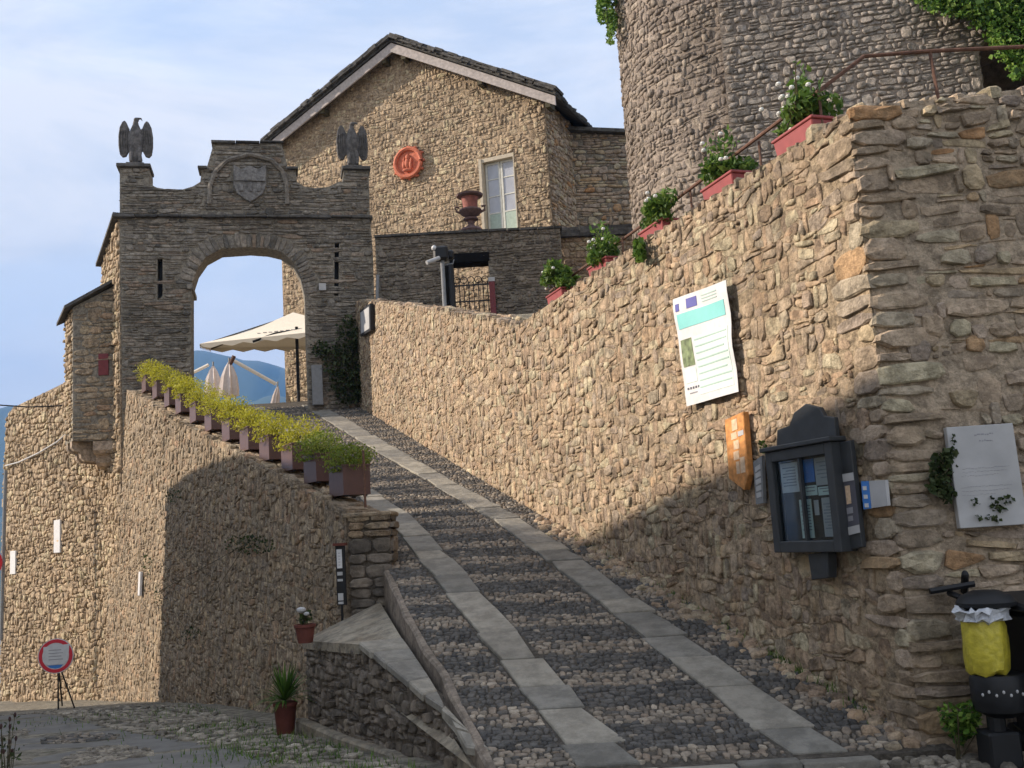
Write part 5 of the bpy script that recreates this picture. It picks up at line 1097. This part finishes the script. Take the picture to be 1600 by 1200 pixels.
for k in range(3): z = -.035-.06*k; b.quadslab(WF, [(e[0], e[1]+z), (f2[0], f2[1]+z), (f2[0], f2[1]+z-.028), (e[0], e[1]+z-.028)], .069, .072)
b.build('white_print', M['white'], bsr)
# framed panel where wall and gateway meet
fp4 = [WF.px(a, c_, .12) for a, c_ in ((562, 486), (578, 474), (579, 516), (563, 526))]; fp_ = root('framed_panel', tuple(WF.P(*fp4[3], .1)), 'black framed white panel at the upper end of the ramp wall by the gateway', 'panel'); b = MB(); b.quadslab(WF, fp4, .03, .12); b.build('frame', M['black'], fp_)
fc = np.array(fp4).mean(0); b = MB(); b.quadslab(WF, [tuple(fc+(np.array(p)-fc)*.82) for p in fp4], .12, .126); b.build('panel_face', M['offwhite'], fp_)
# white plaque on the end wall
wq = [FF.px(a, c_, .07) for a, c_ in ((1478, 668), (1582, 661), (1606, 819), (1500, 826))]; wr = root('white_plaque', tuple(FF.P(*wq[3], .05)), 'large weathered white stone plaque partly covered by a creeper on the end wall', 'plaque'); b = MB(); b.quadslab(FF, wq, .02, .075); b.build('plate', M['offwhite'], wr, bevel=.004)
wqa = np.array(wq)
def wb_(s_, t_): p = (wqa[0]*(1-s_)+wqa[1]*s_)*(1-t_)+(wqa[3]*(1-s_)+wqa[2]*s_)*t_; return (p[0], p[1])
def wline(s0, s1, t0, h=.008, seed=0):
    r_ = rg(seed); b = MB(); s_ = s0
    while s_ < s1: l_ = r_.uniform(.015, .05); e = min(s_+l_, s1); dy = r_.uniform(-.006, .006); b.quadslab(FF, [wb_(s_, t0+dy), wb_(e, t0+dy), wb_(e, t0+dy+h), wb_(s_, t0+dy+h)], .075, .0765); s_ = e+r_.uniform(.006, .02)
    b.build('lettering', M['greyink'], wr)
wline(.4, .68, .085, .012, 1); wline(.46, .66, .15, .012, 2)
for k, (a, c_, t_) in enumerate(((.15, .85, .42), (.15, .8, .455), (.12, .7, .49), (.1, .85, .6), (.1, .8, .64), (.1, .6, .68))): wline(a, c_, t_, .004, 5+k)
def ivy(name, label, pts, size, mat, seed, n_st=8, cat='ivy', asp=.75, sp=.9, group=None):
    rt = root(name, tuple(pts.mean(0)), label, cat, group); r_ = rg(seed); leaves(r_, pts, size, M[mat], 'leaves', rt, asp=asp, spread=sp)
    b = MB(); idx = r_.integers(0, len(pts), n_st*2)
    if n_st == 0: return rt
    for k in range(n_st): b.tube([pts[idx[2*k]], (pts[idx[2*k]]+pts[idx[2*k+1]])/2+r_.normal(0, .02, 3), pts[idx[2*k+1]]], .005, 4)
    b.build('stems', M['stem'], rt); return rt
r_ = rg(500)
def scat(fr, blobs, n, d0, d1, r_):
    out_ = []
    tot = sum(bl[4] if len(bl) > 4 else bl[2]*bl[3] for bl in blobs)
    for bl in blobs:
        k = int(n*(bl[4] if len(bl) > 4 else bl[2]*bl[3])/tot); a = r_.random(k)*6.28; q = np.sqrt(r_.random(k))*(1+r_.normal(0, .12, k)); X_ = bl[0]+bl[2]*q*np.cos(a); Y_ = bl[1]+bl[3]*q*np.sin(a)
        d = r_.uniform(d0, d1, k)
        for x_, y_, dd in zip(X_, Y_, d): u_, v_ = fr.px(x_, y_, dd); out_.append(fr.P(u_, v_, dd))
    return np.array(out_)
ivy('creeper', 'dark green creeper on the end wall left of the white plaque', scat(FF, [(1472, 735, 18, 30), (1462, 755, 14, 16), (1480, 770, 12, 14), (1484, 712, 10, 14)], 320, .04, .11, r_), .045, 'leafd', 501)
ivy('creeper_spray', 'small leafy creeper spray hanging over the lower edge of the white plaque', scat(FF, [(1562, 788, 13, 13), (1575, 780, 9, 6), (1525, 785, 8, 5), (1535, 808, 14, 4), (1490, 690, 4, 14), (1555, 812, 9, 5)], 110, .085, .11, r_), .03, 'leafd', 502, 0)
ivy('ivy', 'bright green ivy mass hanging over the castle wall at the top right', scat(TF, [(1520, 5, 75, 22), (1575, 50, 32, 42), (1590, 95, 18, 28), (1560, 22, 45, 26), (1640, 60, 50, 60), (1470, -2, 40, 12), (1580, -40, 120, 50)], 13000, .05, .75, r_), .085, 'leafb', 503, 20)
tl = []
for x_, y_, rx_, ry_, n_ in ((938, 12, 10, 26, 420), (952, 34, 9, 20, 260), (948, -10, 16, 22, 300), (950, 60, 7, 10, 60)):
    for k in range(n_): a = r_.random()*6.28; q = math.sqrt(r_.random()); tl.append(atY(x_+rx_*q*math.cos(a)+4, y_+ry_*q*math.sin(a), 21.5+r_.uniform(-.6, .6)))
ivy('ivy', 'small tuft of green ivy clinging to the upper left edge of the round tower', np.array(tl), .09, 'leafb', 504, 8)
ivy('climbing_plant', 'dark climbing plant in the corner between gateway and ramp wall', scat(GF, [(540, 600, 26, 34), (525, 560, 22, 28), (545, 520, 18, 26), (500, 545, 16, 14), (555, 560, 12, 50), (560, 620, 8, 14)], 1500, .06, .4, r_), .085, 'leafd', 505, 14)
ivy('wall_fern', 'small green fern growing from the top of the ramp wall below the flower boxes', scat(WF, [(999, 390, 8, 18)], 110, .05, .14, r_), .07, 'leafg', 506, 3, 'fern')
ivy('wall_weed', 'tiny green weed on the wall above the display case side', scat(WF, [(1192, 697, 5, 9)], 30, .05, .1, r_), .035, 'leafg', 507, 2, 'weed')
ivy('wall_moss', 'dull green moss and weeds on the shaded planter wall', scat(AF, [(390, 850, 40, 16), (270, 775, 14, 12), (230, 880, 8, 20), (300, 990, 20, 10), (245, 930, 6, 14)], 420, .04, .1, r_), .04, 'leafd', 508, 4, 'moss')
# ================================================================== BINS
bp0 = np.array([2.87, 6.62, 0.0]); lb = root('litter_bin', tuple(bp0), 'black post mounted litter bin with domed lid and yellow bag', 'litter bin')
b = MB(); b.box((bp0[0]-.1, bp0[1]-.1, 0), (bp0[0]+.1, bp0[1]+.1, .22)); b.build('foot', M['black'], lb, bevel=.015)
b = MB(); b.tube([bp0+[0, 0, .2], bp0+[0, 0, .34]], .055, 10); b.build('post', M['black'], lb)
b = MB(); b.lathe(bp0+[.04, 0, 0], [(.08, .3), (.15, .34), (.165, .4), (.165, .53), (.15, .56)], 28); br = b.build('barrel', M['black'], lb, smooth=True)
b = MB()
for k in range(9):
    a = -math.pi/2-1.0+2.0*k/8; p = bp0+np.array([.04+.166*math.cos(a), .166*math.sin(a), .45+.02*(k % 2)]); b.ell(p, .009, .009, .011, 6, 4)
b.build('vent_hole', M['offwhite'], br)
b = MB(); rr = rg(600); vs = []; n = 26; prof2 = [(.03, .56), (.1, .565), (.125, .59), (.132, .68), (.136, .78), (.128, .86), (.122, .9)]
for q2, z in prof2:
    for k in range(n): a = 2*math.pi*k/n; w2 = q2*(1+.05*math.sin(k*3.1+z*9)+rr.normal(0, .035)); vs.append(bp0+np.array([-.02+w2*math.cos(a), w2*.9*math.sin(a)-.03, z+.01*math.sin(k)]))
b.add(vs, [(i*n+k, i*n+(k+1) % n, (i+1)*n+(k+1) % n, (i+1)*n+k) for i in range(len(prof2)-1) for k in range(n)]+[tuple(range(n-1, -1, -1))]); b.build('bag', M['bag'], lb, smooth=True)
b = MB(); vs = []; prof2 = [(.12, .885), (.16, .9), (.145, .93), (.165, .955), (.13, .97), (.1, .95)]
for q2, z in prof2:
    for k in range(n): a = 2*math.pi*k/n; w2 = q2*(1+.1*rr.normal()); vs.append(bp0+np.array([-.02+w2*math.cos(a), w2*.9*math.sin(a)-.03, z+.012*rr.normal()]))
b.add(vs, [(i*n+k, i*n+(k+1) % n, (i+1)*n+(k+1) % n, (i+1)*n+k) for i in range(len(prof2)-1) for k in range(n)]); b.build('bag_top', M['bagw'], lb)
b = MB(); b.lathe(bp0+[.03, 0, 0], [(.12, .955), (.175, .975), (.18, 1.0), (.15, 1.04), (.08, 1.07), (.0, 1.075)], 28); b.build('lid', M['black'], lb, smooth=True)
b = MB(); b.tube([bp0+[.02, .1, .3], bp0+[.02, .14, 1.0]], .02, 6); b.tube([bp0+[.02, .14, .98], bp0+[-.05, .36, 1.04]], .02, 6); b.build('frame', M['black'], lb)
wbx, wby = 3.33, 6.66; wl_ = root('wheelie_bin', (wbx, wby, 0), 'large black wheelie bin cut off by the right edge of the picture', 'wheelie bin')
b = MB(); b.hexa([(wbx-.2, wby-.24, .06), (wbx+.24, wby-.24, .06), (wbx+.24, wby+.24, .06), (wbx-.2, wby+.24, .06)], [(wbx-.27, wby-.3, .93), (wbx+.3, wby-.3, .93), (wbx+.3, wby+.3, .93), (wbx-.27, wby+.3, .93)]); b.build('body', M['black'], wl_, bevel=.03)
b = MB(); b.hexa([(wbx-.3, wby-.34, .935), (wbx+.33, wby-.34, .935), (wbx+.33, wby+.33, .935), (wbx-.3, wby+.33, .935)], [(wbx-.28, wby-.3, .97), (wbx+.31, wby-.3, .97), (wbx+.31, wby+.3, 1.03), (wbx-.28, wby+.3, 1.03)]); ld = b.build('lid', M['black'], wl_, bevel=.015)
b = MB(); b.tube([(wbx-.1, wby-.36, .97), (wbx+.2, wby-.36, .97)], .016, 8); b.build('lid_handle', M['grey'], ld)
for s_ in (-.2, .24): b = MB(); b.tube([(wbx+s_-.03, wby+.26, .1), (wbx+s_+.03, wby+.26, .1)], .1, 16); b.build('wheel', M['black'], wl_)
b = MB(); p1 = FF.P(*FF.px(1453, 924, .1), .1); p2 = FF.P(*FF.px(1520, 912, .1), .12); b.tube([p1, p2], .022, 6); p3 = FF.P(*FF.px(1506, 898, .1), .12); b.ell(p3, .024, .02, .03); p4_ = FF.P(*FF.px(1508, 925, .03), .02); b.tube([p3, p4_], .025, 6)
top(b.build('iron_bracket', M['black']), 'black iron bracket sticking out of the end wall above the bins', 'bracket')
r_ = rg(610)
def bushy(name, label, cat, c, rad, n, size, mat, seed, asp=.5, up=None):
    rt = root(name, (c[0], c[1], c[2]-rad[2]), label, cat); q = rg(seed); leaves(q, clump(q, c, rad, n, 6), size, M[mat], 'leaves', rt, asp=asp, up=up)
    b = MB()
    for k in range(8): b.tube([(c[0]+q.normal(0, .02), c[1]+q.normal(0, .02), c[2]-rad[2]), np.array(c)+q.normal(0, 1, 3)*np.array(rad)*.4], .004, 4)
    b.build('stems', M['stem'], rt); return rt
c = np.array([2.69, 6.78, .19]); bushy('weed_bush', 'bright green leafy weed growing beside the foot of the litter bin', 'weed', c, (.13, .1, .17), 420, .045, 'leafb', 611, .6)
bushy('weed_bush', 'dark low weeds in the shade under the wheelie bin', 'weed', np.array([3.35, 6.85, .12]), (.25, .12, .15), 300, .05, 'leafd', 612, .5)
# ================================================================== LEFT FOREGROUND THINGS
p = bp_(t2*.5-.1, .25, .645); c = np.array([-1.98, 10.9, .66])
c = BF.P(.78, 0, .22); c = np.array([c[0], c[1], .645]); fpot = root('flower_pot', tuple(c), 'red clay flower pot standing on the end of the low wall', 'flower pot')
b = MB(); b.lathe(c, [(.075, 0), (.1, .15), (.11, .155), (.11, .185), (.09, .185), (.085, .15)], 20); b.build('pot', M['pot'], fpot, smooth=True)
bushy('potted_plant', 'few dry leaves and a pale flower in the clay pot on the low wall', 'plant', c+[0, 0, .27], (.09, .08, .09), 45, .06, 'leafd', 613)
b = MB(); b.ell(c+[-.03, -.02, .33], .05, .035, .03, 8, 5); b.ell(c+[.03, -.05, .29], .03, .02, .02, 8, 5); top(b.build('pale_blossom', M['offwhite']), 'pale blossom drooping over the clay pot', 'blossom')
c = np.array([-2.62, 11.25, float(gz(0, 11.25))]); tp2 = root('tall_pot', tuple(c), 'tall brown clay pot at the corner of the low wall', 'pot'); b = MB(); b.lathe(c, [(.09, 0), (.12, .3), (.13, .31), (.13, .34), (.1, .34)], 18); b.build('pot', M['pot'], tp2, smooth=True)
q = rg(620); rt = root('spiky_plant', tuple(c+[0, 0, .3]), 'spiky green plant in the tall brown pot at the corner of the low wall', 'plant')
n = 150; a = q.random(n)*6.28; el = q.uniform(.0, 1.4, n); dirs = np.stack([np.cos(a)*np.cos(el), np.sin(a)*np.cos(el), np.sin(el)], 1); L3 = q.uniform(.25, .48, n); vs = []; 
for k in range(n):
    d = dirs[k]; s_ = np.cross(d, [0, 0, 1]); s_ = s_/(np.linalg.norm(s_)+1e-6)*.012; o_ = c+[0, 0, .36]; mpt = o_+d*L3[k]*.55; e = o_+d*L3[k]+[0, 0, -.12*L3[k]*2*(1-el[k]/1.4)]
    vs += [o_-s_*.5, o_+s_*.5, mpt+s_, e, mpt-s_]
vs = np.array(vs)-ORG[rt.name]; lp_ = (np.array([0, 1, 2, 0, 2, 4, 4, 2, 3])[None]+np.arange(n)[:, None]*5).ravel()
me = mesh_np('leaves', vs, lp_, np.arange(3*n)*3, np.full(3*n, 3), M['leafg'], np.repeat(q.random(n)*.7, 3)); link('leaves', me, rt, ORG[rt.name])
# narrow framed sign on a post beside the pier
sY = 11.55; s4 = [atY(a, c_, sY) for a, c_ in ((527, 853), (541, 850), (541, 944), (527, 946))]; ns = root('narrow_sign', tuple(s4[3]-np.array([0, 0, .15])), 'tall narrow framed sign with white panel and blocks standing left of the pier', 'sign')
NSf = Plane(s4[3], (1, -.15, 0), (-.15, -1, 0)); Ws = .105; Hs = s4[0][2]-s4[3][2]
b = MB(); b.obox(NSf, 0, Ws, 0, Hs, -.03, 0); b.build('frame', M['black'], ns)
b = MB(); b.obox(NSf, .015, Ws-.03, Hs*.62, Hs*.94, 0, .006); b.build('white_panel', M['white'], ns)
b = MB(); 
for k in range(5): b.obox(NSf, .035, Ws-.05, Hs*(.67+.05*k), Hs*(.68+.05*k), .006, .008)
b.build('print', M['greyink'], ns)
for z0_, z1_ in ((.5, .56), (.4, .44), (.02, .06), (.08, .2)): b = MB(); b.obox(NSf, .015, Ws-.03, Hs*z0_, Hs*z1_, 0, .006); b.build('sign_block', M['offwhite'], ns)
b = MB(); b.obox(NSf, Ws*.35, Ws*.55, -.3, 0, -.03, -.005); b.build('post', M['black'], ns); b = MB(); b.obox(NSf, -.02, Ws+.02, Hs, Hs+.03, -.05, .03); b.build('cap', M['pot'], ns)
# ================================================================== UMBRELLAS BEHIND THE GATE
TZ = 5.17
uY = 28.2; pb0 = atY(467, 632, uY); ua = root('parasol', (pb0[0], pb0[1], TZ), 'large open cream cantilever parasol on a dark pole seen through the gateway', 'parasol')
b = MB(); b.box((pb0[0]-.55, pb0[1]-.5, TZ), (pb0[0]+.55, pb0[1]+.5, TZ+.13)); b.build('base', M['black'], ua, bevel=.02)
ptop = atY(465, 516, uY); b = MB(); b.tube([(pb0[0], pb0[1], TZ+.1), (pb0[0], pb0[1], ptop[2]+.1)], .045, 10); b.build('pole', M['black'], ua)
apx = atY(458, 488, 29.2); ce = atY(312, 537, 28.3); nearc = atY(590, 508, 27.3); rgt = atY(600, 539, 30.3); farc = atY(330, 543, 30.6)
b = MB(); cs_ = [ce, nearc, rgt, farc]; vs = []; 
def cpt(i, s_, t_):  # s along edge, t 0 apex..1 rim
    e = cs_[i]*(1-s_)+cs_[(i+1) % 4]*s_; p_ = apx*(1-t_)+e*t_; sag = .1*math.sin(math.pi*s_)*t_; return p_-np.array([0, 0, .09*math.sin(math.pi*t_)+0*sag])+np.array([0, 0, .12*(1-abs(2*s_-1))*t_*0])
fs = []
for i in range(4):
    for j in range(7):
        for k in range(9): vs.append(cpt(i, k/8, j/6))
    o_ = i*63
    for j in range(6):
        for k in range(8): a = o_+j*9+k; fs.append((a, a+1, a+10, a+9))
v2 = [v_-np.array([0, 0, .012]) for v_ in vs]; nn_ = len(vs); b.add(vs+v2, fs+[tuple(x+nn_ for x in f[::-1]) for f in fs]); b.build('canopy', M['canvas'], ua, fix=False)
b = MB(); 
for i in range(4):
    for k in range(8):
        p0_ = cs_[i]*(1-k/8)+cs_[(i+1) % 4]*(k/8); p1_ = cs_[i]*(1-(k+1)/8)+cs_[(i+1) % 4]*((k+1)/8); pm = (p0_+p1_)/2; dz_ = np.array([0, 0, -.13]); b.add([p0_, p1_, p1_+dz_*.6, pm+dz_*1.2, p0_+dz_*.6], [(0, 1, 2, 3, 4)])
b.build('valance', M['canvas'], ua, fix=False)
for e in cs_: b = MB(); b.tube([apx-np.array([0, 0, .08]), e-np.array([0, 0, .05])], .018, 5); b.build('rib', M['stem'], ua)
b = MB(); b.tube([(pb0[0], pb0[1], ptop[2]), atY(430, 521, uY-.1), atY(395, 534, uY-.3)], .035, 6); b.build('arm', M['black'], ua)
b = MB(); pr_ = cs_[0]*.62+apx*.38
for k in range(7):
    a = cpt(0, .25+.045*k, .72)+np.array([0, -.004, .016]); c_ = cpt(0, .25+.045*k+.03, .74-.015*(k % 2))+np.array([0, -.004, .016]); b.tube([a, c_], .012, 4)
b.build('faded_lettering', M['greyink'], ua)
def folded(px, y0_, y1_, Y, wd, lab, lean=0):
    t_ = atY(px, y0_, Y); bt_ = atY(px+lean, y1_, Y); rt = root('folded_parasol', (bt_[0], bt_[1], TZ), lab, 'parasol', 'folded parasols on the terrace'); L4 = t_[2]-bt_[2]; o_ = np.array([bt_[0], bt_[1], bt_[2]]); q = rg(int(px)); vs = []; n = 16; pf = [(.25, 0), (.95, .06), (1, .25), (.8, .6), (.45, .85), (.12, 1.)]
    for r1_, z in pf:
        for k in range(n): a = 6.283*k/n; w2 = wd*r1_*(1+.18*(1 if k % 2 else -1)); cx = o_+(t_-o_)*z; vs.append(cx+np.array([w2*math.cos(a), w2*math.sin(a), 0]))
    b = MB(); b.add(vs, [(i*n+k, i*n+(k+1) % n, (i+1)*n+(k+1) % n, (i+1)*n+k) for i in range(len(pf)-1) for k in range(n)]+[tuple(range(n-1, -1, -1))]); b.build('canopy', M['canvasp'], rt)
    b = MB(); b.tube([(bt_[0], bt_[1], TZ), tuple(t_+np.array([0, 0, .15]))], .03, 6); b.build('pole', M['grey'], rt); return rt, t_
fa, ta_ = folded(333, 572, 622, 34.5, .26, 'pale folded parasol through the gateway, the left of the two standing close together')
fb2, tb_ = folded(358, 566, 622, 33.5, .28, 'pale folded parasol through the gateway, with a cream arm reaching right')
fc2, tc_ = folded(434, 603, 640, 34.0, .13, 'slim white folded parasol leaning beside the house corner in the gateway', lean=-6)
b = MB(); b.tube([atY(366, 564, 33.5), atY(431, 600, 33.8)], .06, 8); b.build('arm', M['canvas'], fb2)
b = MB(); b.tube([atY(326, 570, 34.5), atY(290, 588, 34.5)], .055, 8); b.build('arm', M['canvas'], fa)
b = MB(); b.tube([atY(366, 556, 33.5), atY(358, 572, 33.5)], .07, 8); b.build('joint', M['rust'], fb2)
# ================================================================== LOOSE STONES, GRAVEL, GRASS
r_ = rg(700)
flr = [tuple(hitsurf(a, c_, gz)[:2]) for a, c_ in [(60, 1100), (0, 1106)]]
cpoly = [(-9.3, 17.6), (-6.6, 17.9), (-5.2, 16.2), (-2.9, 12.0), (-2.55, 11.3), (-.5, 7.2), (-.35, 6.2)]+[(x_, y_) for x_, y_ in asp_in[::-1][1:]]
Q = layout(r_, cpoly, .1, .14, gap=.03, hv=.4, wv=.5, drop=.18, big=.2, wob=.6); gcob = []
gr_ = root('lane_cobbles', (-5, 12, -.5), 'x', 'x'); del gr_['label']; del gr_['category']; gr_['kind'] = 'structure'
wallstones(r_, GS, Q, .022, M['pebble'], gr_, None, 'cobblestone', 'lane_small_cobbles', collect=gcob, cap=200, minpx=9, dv=.5, emb=.03, dome=.4)
# cobbled patches breaking through the asphalt
for pp2 in ([(60, 1156), (110, 1149), (190, 1149), (180, 1157), (110, 1163), (62, 1164)], [(92, 1186), (130, 1172), (190, 1166), (235, 1173), (245, 1182), (180, 1190), (120, 1200), (92, 1204)], [(0, 1150), (40, 1140), (50, 1146), (0, 1162)]):
    Q = layout(r_, gpx(pp2), .06, .1, gap=.014, big=.1); wallstones(r_, GS, Q, .026, M['cobble'], gr_, r_.uniform(.1, .7, len(Q)), 'cobblestone', collect=gcob, cap=280, minpx=9, emb=.03)
flush(gcob, M['pebble'], gr_, 'small_cobbles')
# rubble at the foot of the right wall
rp_ = [(1.9, 7.0), (2.35, 7.0), (2.55, 6.98), (5.0, 7.0), (5.0, 5.6), (1.2, 5.6), (1.5, 6.75), (1.95, 6.78)]
rub = root('loose_rubble', (3, 6.6, 0), 'x', 'x'); del rub['label']; del rub['category']; rub['kind'] = 'structure'
Q = layout(r_, rp_, .07, .1, gap=.012, hv=.6, wv=.6, drop=.12, big=.25, wob=.8); wallstones(r_, Surf(lambda x, y: 0*np.asarray(x, float)-.005), Q, .035, M['pebble'], rub, None, 'rubble_stone', 'small_rubble', cap=260, minpx=9, dv=.6, emb=.03, dome=.3, rough=.9)
qy = np.linspace(7.1, 12, 40); P3_ = []
for y in r_.uniform(7.0, 13.5, 260): P3_.append((float(XW(y))-abs(r_.normal(0, .12))-.03, y))
P3_ = np.array(P3_); sz_ = r_.uniform(.025, .07, (len(P3_), 1, 1)); Q = P3_[:, None, :]+np.array([[-1, -.7], [1, -.7], [1, .7], [-1, .7]])[None]*sz_*.9
wallstones(r_, RS, Q, .04, M['tan'], ramp, None, 'fallen_stone', 'small_fallen_stones', cap=330, minpx=9, dv=.5, emb=.02, dome=.3, rough=1.5)
# grass tufts
def grass(name, pts, h, mat, kind='stuff'):
    n = len(pts); a = r_.random(n)*6.28; L5 = h*np.exp(r_.normal(0, .4, n)); tip = pts+np.stack([np.cos(a)*L5*.5, np.sin(a)*L5*.5, L5], 1); s_ = np.stack([-np.sin(a), np.cos(a), 0*a], 1)*.006
    V = np.stack([pts-s_, pts+s_, tip], 1); me = mesh_np(name, V.reshape(-1, 3), np.arange(3*n), np.arange(n)*3, np.full(n, 3), M[mat], r_.random(n)); return link(name, me, kind=kind)
gp = []
for cx_, cy_, sx, sy, k in ((-2.6, 10.4, .35, .8, 800), (-1.9, 9.2, .3, .6, 500), (-1.3, 8.0, .3, .5, 400), (-3.3, 12.4, .6, .5, 700), (-5, 15, 1., .6, 700)):
    X_ = cx_+r_.normal(0, sx, k); Y_ = cy_+r_.normal(0, sy, k); gp.append(np.stack([X_, Y_, gz(X_, Y_)], 1))
gp = np.concatenate(gp); side = (gp[:, :2]-np.array([P1[0], P1[1]]))@np.array([BU[1], -BU[0]]); gp = gp[side > .18]
side2 = (gp-AF.O)@AF.N; gp = gp[side2 > .1]
top(grass('grass', gp, .05, 'leafg'), 'short green grass tufts along the foot of the low wall', 'grass')
gw = []
for y in np.concatenate([r_.uniform(7.3, 12.5, 500), r_.normal(8.3, .4, 250)]): gw.append((float(XW(y))-abs(r_.normal(0, .05))-.04, y, float(rz(0, y))))
top(grass('weeds', np.array(gw), .045, 'leafg'), 'thin weeds in the gap between ramp cobbles and tan wall', 'weeds')
# dry plant at the left edge
c = hitsurf(12, 1215, gz); c = atY(8, 1215, 6.2); dp_ = root('dry_plant', (c[0], c[1], 0), 'dark dry plant stems with seed heads at the lower left corner', 'plant'); q = rg(720); b = MB(); tips = []
for k in range(16):
    e = atY(q.uniform(-18, 26), q.uniform(1115, 1175), 6.2+q.normal(0, .05)); b.tube([(c[0]+q.normal(0, .02), c[1], 0), (c[0]*.5+e[0]*.5, c[1], e[2]*.55), e], .004, 4, r2=.002); tips.append(e)
b.build('stems', M['stem'], dp_); b = MB()
for e in tips: b.ell(e, .009, .009, .016, 6, 4)
b.build('seed_heads', M['grain'], dp_); P = np.concatenate([np.array(tips)[q.integers(0, 16, 90)]+q.normal(0, .03, (90, 3))-[0, 0, .05]]); leaves(q, P, .03, M['leafd'], 'leaves', dp_)
